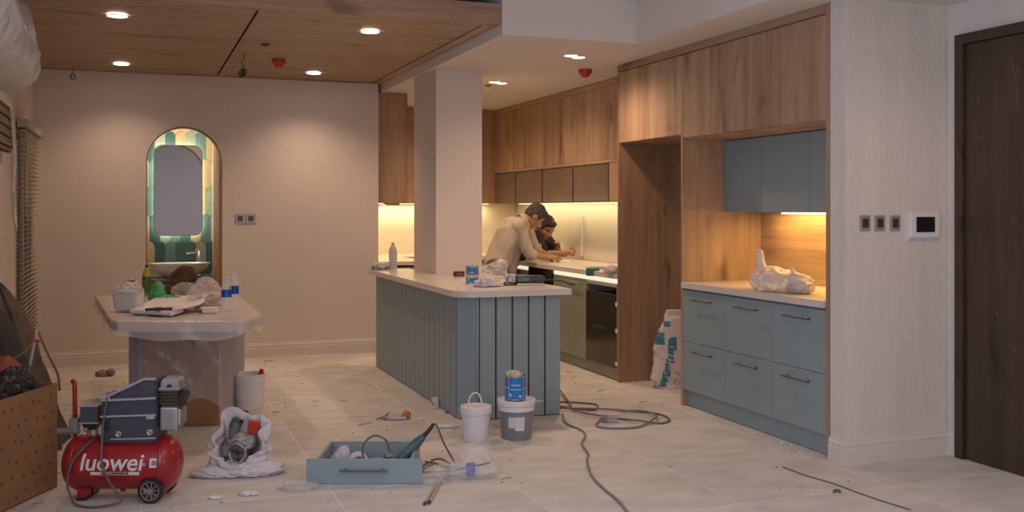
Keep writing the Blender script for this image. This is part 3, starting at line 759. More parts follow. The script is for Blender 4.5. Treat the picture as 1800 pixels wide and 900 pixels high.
# ---- island
t = thing('kitchen_island', 'grey blue board-clad kitchen island around the white pillar', 'kitchen island', (2.05, 6.39, 0))
IX, IY = .72, 2.54        # width, length
cx_, cy_ = .10, .115      # cut corner
bm = bmesh.new(); prism(bm, [(cx_, .02), (IX - .02, .02), (IX - .02, 1.70), (.315, 1.70), (.315, IY), (.02, IY), (.02, cy_)], .004, .834, 'Z'); finish(bm, 'core', groove, t)
def board(w): bm = bmesh.new(); bx(bm, 0, w, -.02, 0, .006, .834, .0025); return bm
n = 5; x0 = cx_ + .022; wd = (IX - x0) / n
for k in range(n): bm = board(wd - .012); finish(bm, 'board', blue, t, loc=(x0 + k * wd + .006, .02, 0))
bm = board(.016); finish(bm, 'corner_post', blue, t, loc=(cx_ + .004, .02, 0))
L = math.hypot(cx_ - .0, cy_ - .0)
bm = board(L - .006); o = finish(bm, 'board', blue, t); o.location = (.013, cy_ + .004, 0); o.rotation_euler = (0, 0, math.atan2(-cy_, cx_))
n = 18; wd = (IY - cy_ - .01) / n
for k in range(n):
    bm = board(wd - .014); o = finish(bm, 'board', blue, t); o.location = (.02, cy_ + .012 + (k + 1) * wd - .003, 0); o.rotation_euler = (0, 0, R(-90))
n = 15; wd = 1.70 / n
for k in range(n):
    bm = board(wd - .006); o = finish(bm, 'board', blue, t); o.location = (IX - .02, .02 + k * wd, 0); o.rotation_euler = (0, 0, R(90))
# island worktop with rounded corner, notched round the pillar
def rc(cx, cy, r, a0, a1, n=10): return [(cx + r * math.cos(R(a0 + (a1 - a0) * i / n)), cy + r * math.sin(R(a0 + (a1 - a0) * i / n))) for i in range(n + 1)]
ol = rc(1.99 + .17, 6.30 + .17, .17, 180, 270) + [(2.81, 6.30), (2.81, 8.098), (2.368, 8.098), (2.368, 8.98), (1.99, 8.98)]
bm = bmesh.new(); prism(bm, ol, .835, .876, 'Z'); bmesh.ops.triangulate(bm, faces=[f for f in bm.faces if len(f.verts) > 4])
w_ = finish(bm, 'island_worktop', stone); tag(w_, 'white quartz worktop with a rounded corner on the island', 'worktop')
IZ = .8765

# things on island
def blue_can(p, rz, label, open_top, s=1.0):
    t = thing('paint_can', label, 'can', p, rz, 'blue printed cans')
    r, h = .058 * s, .14 * s ** .5
    bm = bmesh.new(); lathe(bm, [(0, .001), (r, .001), (r, h), (r * .93, h), (r * .93, h - .012), (0, h - .014)], 36)
    finish(bm, 'shell', bluep, t, 'auto')
    for z in (.002, h - .004):
      bm = bmesh.new(); lathe(bm, [(r + .0015, z - .002), (r + .003, z), (r + .003, z + .003), (r, z + .005)], 36)
      finish(bm, 'rim', steel, t, True)
    bm = bmesh.new()     # white and magenta print
    def patch(a0, a1, z0, z1, mi, zc=0):
        n = 6; lo = [bm.verts.new(((r + .0012) * math.cos(R(a0 + (a1 - a0) * i / n)), (r + .0012) * math.sin(R(a0 + (a1 - a0) * i / n)), z0 + zc * i / n)) for i in range(n + 1)]
        hi = [bm.verts.new(((r + .0012) * math.cos(R(a0 + (a1 - a0) * i / n)), (r + .0012) * math.sin(R(a0 + (a1 - a0) * i / n)), z1)) for i in range(n + 1)]
        for i in range(n): f = bm.faces.new([lo[i], lo[i + 1], hi[i + 1], hi[i]]); f.material_index = mi; f.smooth = True
    for a in (-135, -45, 45, 135): patch(a - 1.5, a + 1.5, .008, h - .008, 0)
    patch(-128, -60, h * .44, h * .47, 0); patch(-40, 40, h * .44, h * .47, 0); patch(-40, -8, h * .55, h * .80, 1); patch(-128, -118, h * .15, h * .3, 0); patch(-75, -62, h * .12, h * .22, 0); patch(-120, -68, h * .62, h * .66, 0)
    patch(-176, -140, h * .62, h * .82, 1); patch(-176, -140, h * .5, h * .54, 0)
    finish(bm, 'print', [whitep, plain('magenta_print', (.38, .05, .16), .4)], t)
    if open_top:
        bm = bmesh.new(); crumple(bm, (-.01, 0, h + .0), (r * .86, r * .86, .028), 4, .4, 3, [], h - .01, 4); finish(bm, 'contents', plain('putty', (.58, .50, .36), .8, var=.2, vscale=30), t, True)
    return t
p = onZ(830, 498, IZ); tc = blue_can((p.x, p.y, IZ), R(-20), 'blue printed can with a yellow band on the island worktop', False, .80)
bm = bmesh.new(); r = .0472; lathe(bm, [(r + .001, .042), (r + .001, .066)], 36); finish(bm, 'yellow_band', plain('pale_yellow', (.58, .50, .30), .6), tc, True)
p = onZ(808, 486, IZ)
t = thing('tape_measure', 'black and red tape measure on the island beside the blue can', 'tape measure', (p.x, p.y + .02, IZ), R(-15))
box('case', -.045, .045, -.022, .022, .001, .04, black, t, .01); box('side_patch', -.02, .03, -.0245, -.0215, .008, .028, redp, t, .002); box('hook', .045, .055, -.01, .01, .002, .01, steel, t)
p = onZ(868, 490, IZ)
t = thing('plastic_bag', 'clear plastic bag standing behind the crumpled cloth on the island', 'plastic bag', (p.x, p.y + .03, IZ), 0)
bm = bmesh.new(); crumple(bm, (0, 0, .05), (.12, .09, .060), 11, .35, 2.0, [((.55, .1, 1), .75, 9)], .002); finish(bm, 'bag', film2, t, True)
p = onZ(858, 504, IZ)
t = thing('crumpled_cloth', 'crumpled white cloth near the front edge of the island', 'cloth', (p.x + .01, p.y + .02, IZ), 0)
bm = bmesh.new(); crumple(bm, (0, 0, .012), (.095, .06, .05), 21, .6, 3.2, [], .002); finish(bm, 'cloth', plain('rag_white', (.66, .62, .64), .8, var=.12, vscale=14), t, True)
p = onZ(925, 501, IZ)
t = thing('angle_grinder', 'dark angle grinder with grey metal head on the island', 'angle grinder', (p.x, p.y, IZ), R(-14))
bm = bmesh.new(); cyl(bm, (-.08, 0, .045), (.10, 0, .040), .033, .030, 20); cyl(bm, (.10, 0, .040), (.135, 0, .037), .030, .022, 20); bx(bm, -.02, .12, -.022, .022, .012, .07, .006)
finish(bm, 'motor_housing', plain('grinder_body', (.05, .055, .065), .5, var=.5, vscale=40), t, 'auto')
bm = bmesh.new(); lathe(bm, [(0, -.005), (.036, -.003), (.034, .03), (.025, .045), (0, .048)], 24, Matrix.Translation((-.115, 0, .03))); bx(bm, -.115, -.08, -.03, .03, .01, .08, .006); bx(bm, -.155, -.12, -.02, .02, .045, .085, .006)
finish(bm, 'gear_head', alu, t, 'auto')
bm = bmesh.new(); lathe(bm, [(.0, .003), (.05, .003), (.052, .012), (.045, .022), (.0, .022)], 28, Matrix.Translation((-.115, 0, .0)) ); finish(bm, 'guard', steel_dk, t, 'auto')
box('label_patch', -.06, .02, -.0345, -.0325, .030, .056, plain('grinder_label', (.10, .22, .22), .5, var=.4, vscale=60), t)
bm = bmesh.new(); tube(bm, [(.13, 0, .037), (.20, .01, .034), (.27, -.0, .028), (.31, -.04, .006), (.34, -.06, .0055)], .005, 8); finish(bm, 'cord', black, t, True)
for i, (px, py, l) in enumerate(((668, 473, 'dark scrap of bent metal at the far left of the island'), (686, 472, 'small dark clamp beside the frosted bottle on the island'))):
    t = thing('metal_scrap', l, 'scrap', ((2.04, 2.13)[i], (8.86, 8.80)[i], IZ), i)
    bm = bmesh.new(); tube(bm, [(-.04, 0, .006), (0, .01, .03), (.05, 0, .006)], .005, 6); tube(bm, [(-.03, 0, .006), (-.03, .02, .055 - .03 * i)], .004, 6, 0); finish(bm, 'scrap_body', steel_dk, t, True)
t = thing('folded_paper', 'folded pale paper behind the scraps on the island end', 'paper', (2.09, 8.93, IZ), .2)
bm = bmesh.new(); crumple(bm, (0, 0, .02), (.09, .06, .045), 6, .5, 2.5, [], .002, 4); finish(bm, 'sheet', whitep, t, True)

# on the right worktop
p = onZ(1042, 476, .889); t = thing('sponge', 'green box on the hob opening of the right worktop', 'box', (p.x, p.y, .8465), R(20)); box('block', -.05, .05, -.035, .035, 0, .066, plain('green_box', (.02, .17, .10), .5), t, .006)
p = onZ(1077, 481, .889); t = thing('rag', 'pale crumpled rag on the right worktop beside the tall panel', 'rag', (p.x, p.y + .03, .8895)); bm = bmesh.new(); crumple(bm, (0, 0, .02), (.06, .06, .045), 31, .5, 3, [], .002, 4); finish(bm, 'cloth', plain('rag_pink', (.55, .45, .40), .8), t, True)

# cement bag in fridge niche
p = onZ(1170, 686, 0)
t = thing('cement_bag', 'crumpled white cement bag with teal bands in the fridge niche', 'bag', (p.x + .10, p.y + .10, 0), R(-YAW * 57.3))
bm = bmesh.new(); n = 72; m = 70
HT = .62
def cbag(th, q):
    z = HT * q
    rx = .175 * (1 - .50 * q ** 1.5) * (1 - .35 * max(0, .12 - q) / .12); ry = .085 * (1 - .5 * q)
    if q > .9: rx *= 1.06; ry *= .5
    cx = .045 * q + .012 * math.sin(q * 8); f = 1 + .08 * fbm(Vector((math.cos(th) * 1.2, math.sin(th) * 1.2, q * 5))) + .07 * (ridge(Vector((math.cos(th) * .8, math.sin(th) * .8, q * 7 + .5 * math.cos(th)))) - .5)
    a = math.cos(th); b = math.sin(th); sg = lambda v: math.copysign(abs(v) ** .7, v)
    return Vector((cx + sg(a) * rx * f, sg(b) * ry * f, z))
rows = []
for j in range(m + 1): rows.append([bm.verts.new(cbag(2 * math.pi * i / n, j / m)) for i in range(n)])
for j in range(m):
    for i in range(n):
        f = bm.faces.new([rows[j][i], rows[j][(i + 1) % n], rows[j + 1][(i + 1) % n], rows[j + 1][i]]); f.smooth = True
        c = f.calc_center_median(); q = c.z / HT
        if c.y < .03:
            bandx = -.085 + .16 * q ** .8 if q < .38 else -.002 + .03 * (q - .38)
            if abs(c.x - bandx) < .026 and .03 < q < .66: f.material_index = 1
            if q > .56 and q < .72 and c.x < -.055 and c.x > -.125: f.material_index = 1
            if .78 < q < .86 and -.06 < c.x < -.005: f.material_index = 1
            if f.material_index == 1 and noise.noise(Vector((c.x * 95, c.z * 95, 1))) > .22 and abs(c.x - bandx) < .02: f.material_index = 0
            if q < .22 and c.x > .02 and int(c.z * 190 + c.x * 60) % 2 == 0 and int(c.x * 50) % 5: f.material_index = 2
bm.faces.new(rows[0][::-1]); bm.faces.new(rows[-1])
finish(bm, 'sack', [plain('sack_paper', (.62, .52, .48), .75, var=.1, vscale=8, bump=.5, bscale=20), tealp, plain('faint_print', (.42, .36, .35), .8)], t, True)

# ================================================================== LOOSE THINGS
CR = Vector((CO, -SI, 0)); CF = Vector((SI, CO, 0))      # right and forward of the viewpoint, for placing
YR = -YAW
# ---- dining table wrapped in film
t = thing('dining_table', 'long dining table with a white top, its base wrapped in card and film', 'table', (.25, 7.1, 0), 0)
ox, oy = -.25, -7.1
def tp(px, py): q = onZ(px, py, .748); return (q.x, q.y)
TO = [tp(195, 562), tp(206, 566), tp(425, 566), tp(436, 563), tp(460, 553), (.76, 8.45), (-.28, 8.45)]
bm = bmesh.new(); prism(bm, [(x + ox, y + oy) for x, y in TO], .690, .748, 'Z'); bmesh.ops.triangulate(bm, faces=[f for f in bm.faces if len(f.verts) > 4])
finish(bm, 'tabletop', stone, t)
b = box('base', 0, .575, 0, .85, .003, .689, plain('lilac_base', (.36, .33, .38), .6), t); b.location = (-.03 + ox, 7.02 + oy, 0); b.rotation_euler = (0, 0, R(-17))
c = box('card_wrapping', .085, .583, -.012, -.002, .004, .688, cardb, t); c.location = b.location; c.rotation_euler = b.rotation_euler
bm = bmesh.new(); nx, nz = 46, 40; rows = []
for j in range(nz + 1):
    row = []
    for i in range(nx + 1):
        u = i / nx; v = j / nz; x = .07 + .53 * u; z = .685 - v * (.59 + .09 * math.sin(u * 5 + 1) - .20 * (u > .8) * 0)
        o = .014 + .010 * ridge(Vector((x * 5 + z * 4, z * 2.5, 1))) + .006 * fbm(Vector((x * 14, z * 14, 4)))
        row.append(bm.verts.new((x, -.012 - o, z)))
    rows.append(row)
for A, B in zip(rows[:-1], rows[1:]):
    for i in range(nx): f = bm.faces.new([A[i], A[i + 1], B[i + 1], B[i]]); f.smooth = True
f_ = finish(bm, 'film_wrapping', plain('crinkled_film', (.80, .76, .74), .2, alpha=.34, var=.12, vscale=7, bump=.9, bscale=13, spec=1.0), t, True); f_.location = b.location; f_.rotation_euler = b.rotation_euler
bm = bmesh.new()
drape(bm, TO, .749, lambda q: .075 + .05 * noise.noise(Vector((q * 22, 1, 2))) + .03 * max(0, math.sin(q * 6.28 * 3)), 3, .020, 8, 8, .006, fold=16, n=220)
o = finish(bm, 'table_sheet', plain('milky_sheet', (.80, .74, .70), .22, alpha=.42, var=.08, vscale=8, bump=.7, bscale=18, spec=.9), None, True); tag(o, 'clear plastic sheet draped over the dining table edges', 'plastic sheet')
TZ = .757
def onT(px, py): q = onZ(px, py, TZ); return (q.x, q.y, TZ)
p = onT(226, 546); t = thing('foam_container', 'white square foam container with crumpled plastic on top, table left', 'container', p, YR)
bm = bmesh.new()
def frustum(bm, w0, w1, d0, d1, z0, z1, mi=0):
    v = [bm.verts.new(q) for q in [(-w0, -d0, z0), (w0, -d0, z0), (w0, d0, z0), (-w0, d0, z0), (-w1, -d1, z1), (w1, -d1, z1), (w1, d1, z1), (-w1, d1, z1)]]
    for q in [(3, 2, 1, 0), (4, 5, 6, 7), (0, 1, 5, 4), (1, 2, 6, 5), (2, 3, 7, 6), (3, 0, 4, 7)]: f = bm.faces.new([v[i] for i in q]); f.material_index = mi
frustum(bm, .068, .082, .065, .078, .001, .125); bmesh.ops.bevel(bm, geom=bm.edges[:], offset=.01, segments=2, affect='EDGES')
finish(bm, 'tub', plain('foam_white', (.66, .62, .62), .6), t, 'auto')
bm = bmesh.new(); crumple(bm, (0, 0, .135), (.088, .08, .045), 8, .5, 3, [((.2, 0, 1), .5, 8)], .118, 4); finish(bm, 'crumpled_wrap', film2, t, True)
bm = bmesh.new(); tube(bm, [(-.02, -.02, .185), (0, -.02, .20), (.03, -.03, .195), (.05, -.02, .20)], .004, 6); finish(bm, 'twist_tie', black, t, True)
p = onT(258, 519); bottle('tea_bottle', 'yellow green drink bottle with dark green label on the table', 'bottle', p, .235, .034, plain('tea_yellow', (.38, .36, .03), .2), plain('dark_cap', (.03, .05, .03), .4), plain('green_label', (.05, .14, .05), .4, var=.7, vscale=45), (.05, .62))
p = onT(275, 530); t = thing('green_bag', 'crumpled bright green plastic bag lying on the table', 'plastic bag', p, YR)
gm = plain('green_bag_plastic', (.07, .36, .13), .3, var=.3, vscale=14, bump=.6, bscale=22)
bm = bmesh.new(); crumple(bm, (.0, .02, .03), (.06, .05, .06), 14, .4, 2.4, [((.1, 0, 1), .85, 5)], .002); crumple(bm, (.07, 0, .015), (.085, .04, .035), 17, .5, 2.4, [((1, 0, 0), .3, 4)], .002, 4)
finish(bm, 'bag', gm, t, True)
p = onT(315, 518); t = thing('brown_cloth', 'dark brown crumpled cloth heap behind the bags on the table', 'cloth', (p[0], p[1] + .05, TZ), YR)
bm = bmesh.new(); crumple(bm, (.0, .05, .05), (.15, .09, .09), 24, .4, 1.9, [((.15, .1, 1), .9, 9)], .002); crumple(bm, (-.10, -.03, .03), (.09, .06, .05), 26, .35, 2.0, [], .002, 4)
finish(bm, 'cloth', plain('brown_fabric', (.085, .042, .028), .85, var=.3, vscale=10, bump=.3), t, True)
p = onT(365, 536); t = thing('white_bag', 'large milky plastic bag with food inside, right side of the table', 'plastic bag', (p[0], p[1] + .05, TZ), YR)
bm = bmesh.new(); crumple(bm, (-.01, .0, .06), (.125, .10, .09), 41, .28, 1.7, [((-.05, 0, 1), .45, 5), ((.6, 0, -.2), .2, 3)], .002); finish(bm, 'bag', film2, t, True)
bm = bmesh.new(); crumple(bm, (.05, -.02, .04), (.05, .045, .035), 42, .3, 2, [], .004, 3); crumple(bm, (-.03, -.03, .03), (.035, .03, .025), 43, .2, 2, [], .004, 3); finish(bm, 'contents', plain('bread', (.42, .25, .13), .8, var=.3, vscale=20), t, True)
p = onT(322, 521); t = thing('clear_bag', 'clear crinkled bag with dark print behind the papers on the table', 'plastic bag', (p[0] + .02, p[1] - .02, TZ), YR)
bm = bmesh.new(); crumple(bm, (0, 0, .045), (.11, .06, .052), 51, .4, 2.5, [((0, 0, 1), .15, 6)], .002); finish(bm, 'bag', film, t, True)
bm = bmesh.new(); crumple(bm, (-.01, -.015, .035), (.05, .02, .022), 53, .5, 3, [], .004, 3); finish(bm, 'printed_patch', plain('grey_print', (.16, .15, .15), .6, var=.6, vscale=60), t, True)
for px, py, h, l in ((398, 545, .215, 'left clear water bottle with blue label on the table'), (411, 541, .235, 'right clear water bottle with blue label on the table')):
    bottle('water_bottle', l, 'bottle', onT(px, py), h, .033, glassy, white_pl, plain('blue_label', (.01, .07, .42), .35, var=.7, vscale=40), (.40, .63), 'water bottles on the dining table')
p = onT(295, 553); t = thing('paper_stack', 'thick folded white drawing sheets with rolled edge on the table', 'paper', p, YR - .15)
bm = bmesh.new()
def pt(px, py): q = Vector((*onT(px, py)[:2], 0)) - Vector((p[0], p[1], 0)); a_ = -(YR - .15); return (q.x * math.cos(a_) - q.y * math.sin(a_), q.x * math.sin(a_) + q.y * math.cos(a_))
pl = [pt(231, 552), pt(303, 556), pt(338, 546), pt(352, 536), pt(338, 527), pt(283, 526)]
cyl(bm, (*pl[0], .016), (*pl[1], .016), .015, seg=14)
prism(bm, pl, .006, .03, 'Z'); bmesh.ops.triangulate(bm, faces=[f for f in bm.faces if len(f.verts) > 4])
finish(bm, 'sheets', plain('drawing_paper', (.68, .66, .70), .6), t)
bm = bmesh.new(); c0 = Vector((*pl[1], .030)); c1 = Vector((*pl[3], .030)); nrm_ = Vector(((c1 - c0).y, -(c1 - c0).x, 0)).normalized(); rows = []
for k in range(9):
    a_ = k / 8; c = c0.lerp(c1, a_); w_ = .075 * math.sin(a_ * 2.6)
    rows.append([bm.verts.new(c + nrm_ * w_ * (i / 4) + Vector((0, 0, .001 + .022 * math.sin(i / 4 * 3.0)))) for i in range(5)])
for A, B in zip(rows[:-1], rows[1:]):
    for i in range(4): f = bm.faces.new([A[i], A[i + 1], B[i + 1], B[i]]); f.smooth = True
finish(bm, 'curled_corner', MATS['drawing_paper'], t, True)
p = onZ(281, 546, TZ + .032); t = thing('pliers', 'black handled tool lying on the white papers on the table', 'tool', (p.x, p.y, TZ + .0315), YR + .25)
bm = bmesh.new(); tube(bm, [(-.085, -.01, .009), (-.04, -.004, .010), (.0, .012, .009)], lambda q: .009, 8); tube(bm, [(.0, .0, .010), (.035, .018, .010), (.075, .018, .010), (.085, .0, .009), (.03, .004, .009), (-.02, .005, .009)], .0075, 8); bx(bm, -.035, .015, -.008, .022, .002, .020, .005)
finish(bm, 'tool_body', black, t, 'auto')
p = onT(334, 550); t = thing('marker', 'dark red marker pen by the curled papers on the table', 'pen', p, YR + .2)
bm = bmesh.new(); cyl(bm, (-.06, 0, .012), (.05, 0, .012), .011); cyl(bm, (-.085, 0, .012), (-.06, 0, .012), .006, .01); cyl(bm, (.05, 0, .012), (.075, 0, .012), .014); finish(bm, 'barrel', plain('maroon', (.16, .04, .05), .4), t, 'auto')
p = onT(368, 549); t = thing('small_box', 'small white carton beside the water bottles on the table', 'box', p, YR); box('carton', -.052, .052, -.03, .03, .001, .034, whitep, t, .004)

# ---- air compressor
p = onZ(213, 885, 0); K = .00281
t = thing('air_compressor', 'red tank air compressor with grey motor cover on wheels', 'compressor', (p.x, p.y - .025, 0), YR)
r0c = onZ(213, 885, 0).dot(CR)
def lx(px): return (px - 900) * K - r0c
def lz(py): return CH - (py - HY) * K
bm = bmesh.new(); M = Matrix.Rotation(R(90), 4, 'Y')
x0, x1, rr, zc, yc = lx(111), lx(316), .130, lz(812), .14
prof = [(0, x0)] + [(rr * math.sin(R(a)), x0 + .07 * (1 - math.cos(R(a)))) for a in (20, 38, 54, 68, 80, 90)] + [(rr, x1 - .07)] + [(rr * math.sin(R(a)), x1 - .07 * (1 - math.cos(R(a)))) for a in (80, 68, 54, 38, 20)] + [(0, x1)]
lathe(bm, prof, 56, Matrix.Translation((0, yc, zc)) @ M)
for sx_ in (x0 + .075, x1 - .075): lathe(bm, [(rr, sx_ - .006), (rr + .003, sx_ - .003), (rr + .003, sx_ + .003), (rr, sx_ + .006)], 56, Matrix.Translation((0, yc, zc)) @ M)
tank = finish(bm, 'tank', red, t, True)
def on_tank(bm, xc_, zc_, rad=rr + .0006):
    for v in bm.verts:
        a = (zc_ - zc + v.co.y) / rad; d = v.co.z
        v.co = Vector((xc_ + v.co.x, yc - (rad + d) * math.cos(a), zc + (rad + d) * math.sin(a)))
def slice_text(bm):
    for k in range(-8, 9): bmesh.ops.bisect_plane(bm, geom=bm.verts[:] + bm.edges[:] + bm.faces[:], plane_co=(0, k * .009 + .001, 0), plane_no=(0, 1, 0))
for body, size, xc_, z_, sh, wt, m in (('luowei', .114, lx(209), lz(803), .15, .0018, whitep), ('®', .022, lx(266), lz(806), 0, 0, whitep)):
    bm = text_mesh(body, size, sh, wt); slice_text(bm); on_tank(bm, xc_, z_, rr + .0016); finish(bm, 'lettering', m, tank)
bm = bmesh.new(); bmesh.ops.create_grid(bm, x_segments=10, y_segments=4, size=1)
for v in bm.verts: v.co = Vector((v.co.x * .118, v.co.y * .0085, .0002))
on_tank(bm, lx(216), lz(821)); finish(bm, 'caption_band', whitep, tank)
bm = text_mesh('AIR COMPRESSOR', .0165, 0, .0004); slice_text(bm); on_tank(bm, lx(216), lz(821), rr + .0018); finish(bm, 'lettering', black, tank)
bm = bmesh.new(); bmesh.ops.create_grid(bm, x_segments=4, y_segments=4, size=1)
for v in bm.verts: v.co = Vector((v.co.x * .022, v.co.y * .022, .0004))
for f in bm.faces:
    c = f.calc_center_median(); f.material_index = 1 if abs(c.x) < .015 and abs(c.y) < .015 else 0
on_tank(bm, lx(283), lz(803)); finish(bm, 'badge', [whitep, grey_pl], tank)
mc = plain('motor_cover_slate', (.055, .062, .085), .45, var=.15, vscale=12)
ledge = plain('motor_cover_pale', (.38, .38, .43), .6)  # paler grey for the cover edging and switch trim
cx0, cx1, cz0 = lx(186), lx(281), lz(773)
bm = bmesh.new()
prism(bm, [(cx0, cz0), (cx1, cz0), (cx1, lz(664)), (lx(262), lz(662)), (lx(200), lz(692)), (cx0, lz(690))], yc - .085, yc + .085, 'Y')
bmesh.ops.bevel(bm, geom=bm.edges[:], offset=.007, segments=2, affect='EDGES'); cov = finish(bm, 'motor_cover', mc, t, 'auto')
bm = bmesh.new()
def bar(px0, py0, px1, py1, h, d=.012): 
    a = Vector((lx(px0), 0, lz(py0))); b_ = Vector((lx(px1), 0, lz(py1))); n_ = Vector((-(b_ - a).z, 0, (b_ - a).x)).normalized() * h
    prism(bm, [((a - n_).x, (a - n_).z), ((b_ - n_).x, (b_ - n_).z), ((b_ + n_).x, (b_ + n_).z), ((a + n_).x, (a + n_).z)], yc - .085 - d, yc - .080, 'Y')
bar(186, 726, 281, 723, .004); bar(188, 698, 281, 694, .005); bar(200, 690, 262, 661, .006); bar(262, 661, 281, 661, .006); bar(186, 692, 202, 692, .010); bar(204, 765, 281, 763, .003); bx(bm, lx(266), lx(279), yc - .098, yc - .08, lz(730), lz(722))
finish(bm, 'cover_edging', ledge, cov)
bm = bmesh.new()
for k in range(4): bx(bm, lx(188), lx(202), yc - .089, yc - .084, lz(734 + k * 5), lz(732 + k * 5))
finish(bm, 'vent_slots', black, cov)
for px, py in ((216, 757), (270, 754)):
    bm = bmesh.new(); lathe(bm, [(.016, 0), (.018, .004), (.010, .006), (.006, .002), (0, .002)], 16, Matrix.Translation((lx(px), yc - .084, lz(py))) @ Matrix.Rotation(R(90), 4, 'X'))
    finish(bm, 'cover_screw', alu, cov)
# pump
bm = bmesh.new(); hx = lx(300)
bx(bm, hx - .045, hx + .042, yc - .06, yc + .05, lz(753), lz(712), .010); bx(bm, hx - .030, hx + .055, yc - .05, yc + .05, lz(745), lz(716), .008)
for k in range(4): bx(bm, hx - .035, hx + .012, yc - .066, yc - .058, lz(722 + k * 7), lz(719 + k * 7), .001)
finish(bm, 'crankcase', alu, t)
bm = bmesh.new(); 
for k in range(5): bx(bm, hx - .048, hx + .046, yc - .058, yc + .055, lz(706 - k * 5), lz(703.2 - k * 5), .001)
bx(bm, hx - .040, hx + .040, yc - .048, yc + .045, lz(712), lz(682)); finish(bm, 'cylinder_fins', plain('brown_iron', (.085, .055, .042), .5, metal=.3), t)
bm = bmesh.new(); bx(bm, hx - .050, hx + .052, yc - .06, yc + .055, lz(683), lz(678), .002)
prism(bm, [(hx - .042, lz(679)), (hx + .046, lz(679)), (hx + .046, lz(668)), (hx + .034, lz(663)), (hx - .030, lz(663)), (hx - .042, lz(670))], yc - .05, yc + .045, 'Y'); finish(bm, 'cylinder_head', alu, t)
bm = bmesh.new(); lathe(bm, [(0, 0), (.012, 0), (.012, .006), (.007, .006), (0, .004)], 16, Matrix.Translation((hx, yc - .05, lz(677))) @ Matrix.Rotation(R(90), 4, 'X')); finish(bm, 'valve', black, t)
bm = bmesh.new(); prism(bm, [(lx(314), lz(712)), (lx(322), lz(712)), (lx(328), lz(690)), (lx(326), lz(686)), (lx(318), lz(690))], yc - .05, yc + .02, 'Y'); finish(bm, 'air_filter', black, t)
# pressure switch, gauge, handle
bm = bmesh.new(); frustum(bm, .046, .042, .04, .036, lz(741), lz(713)); o = finish(bm, 'pressure_switch', plain('switch_box_grey', (.065, .07, .085), .45), t); o.location = (lx(158), yc, 0)
bm = bmesh.new(); frustum(bm, .047, .047, .041, .041, lz(742.5), lz(740)); frustum(bm, .043, .040, .037, .034, lz(713), lz(711)); cyl(bm, (0, 0, lz(711)), (0, 0, lz(707)), .010); o2 = finish(bm, 'switch_trim', ledge, o)
bm = bmesh.new(); frustum(bm, .022, .040, .03, .035, lz(754), lz(742)); o2 = finish(bm, 'switch_base', black, o)
bm = bmesh.new(); cyl(bm, (lx(152), yc, lz(772)), (lx(152), yc, lz(748)), .010); cyl(bm, (lx(166), yc, lz(775)), (lx(166), yc, lz(748)), .006); ell(bm, (lx(152), yc - .03, lz(753)), (.012, .012, .012), None, 2); finish(bm, 'brass_fitting', plain('brass', (.38, .30, .18), .4, metal=.6), t, 'auto')
bm = bmesh.new(); bx(bm, lx(124), lx(139), yc - .05, yc - .01, lz(757), lz(733), .005); cyl(bm, (lx(106), yc - .03, lz(756)), (lx(140), yc - .03, lz(756)), .014); cyl(bm, (lx(103), yc - .03, lz(756)), (lx(108), yc - .03, lz(756)), .017); finish(bm, 'regulator', grey_pl, t, 'auto')
bm = bmesh.new(); tube(bm, [(lx(125), yc + .02, lz(785)), (lx(125), yc + .02, lz(740)), (lx(124.5), yc + .02, lz(690)), (lx(124), yc + .02, lz(677)), (lx(120), yc + .04, lz(673)), (lx(113), yc + .07, lz(675))], .011, 12); finish(bm, 'handle', red, t, True)
bm = bmesh.new(); bx(bm, lx(142), lx(158), yc - .07, yc - .01, .012, lz(842), .003); bx(bm, lx(142), lx(158), yc + .02, yc + .08, .012, lz(842), .003); finish(bm, 'front_foot', red, t)
bm = bmesh.new(); bx(bm, lx(142) - .002, lx(158) + .002, yc - .075, yc + .085, .001, .016, .004); finish(bm, 'foot_pad', black, t)
bm = bmesh.new(); bx(bm, lx(212), lx(220), yc - .03, yc - .02, lz(862), lz(846)); bx(bm, lx(262), lx(292), yc - .06, yc + .06, lz(862), lz(842), .003); finish(bm, 'axle_bracket', red, t)
for sy_ in (-.115, .085):
    bm = bmesh.new(); Mw = Matrix.Translation((lx(276), yc + sy_, .062)) @ Matrix.Rotation(R(90), 4, 'X')
    lathe(bm, [(.046, -.015), (.058, -.015), (.0615, -.010), (.0615, .010), (.058, .015), (.046, .015), (.046, -.015)], 36, Mw); wh = finish(bm, 'wheel', black, t, 'auto')
    bm = bmesh.new(); lathe(bm, [(0, -.012), (.014, -.012), (.014, .016), (0, .016)], 20, Mw); lathe(bm, [(.041, -.013), (.046, -.014), (.046, .014), (.041, .013)], 36, Mw)
    for k in range(9):
        a = k * 2 * math.pi / 9; cyl(bm, Mw @ Vector((.012 * math.cos(a), .012 * math.sin(a), .006)), Mw @ Vector((.043 * math.cos(a), .043 * math.sin(a), .006)), .0035, seg=6)
    finish(bm, 'hub', grey_pl, wh, 'auto')
bm = bmesh.new()
tube(bm, [(lx(170), yc, lz(765)), (lx(163), yc - .10, lz(775)), (lx(145), yc - .142, lz(800)), (lx(138), yc - .15, lz(835)), (lx(142), yc - .14, .045), (lx(155), yc - .17, .012), (lx(190), yc - .2, .007), (lx(225), yc - .16, .015), (lx(228), yc - .14, .03), (lx(215), yc - .14, lz(845)), (lx(200), yc - .145, lz(815)), (lx(194), yc - .135, lz(790)), (lx(192), yc - .10, lz(740)), (lx(198), yc - .10, lz(700)), (lx(197), yc - .08, lz(686))], .0055, 8); finish(bm, 'power_cord', cable, t, True)

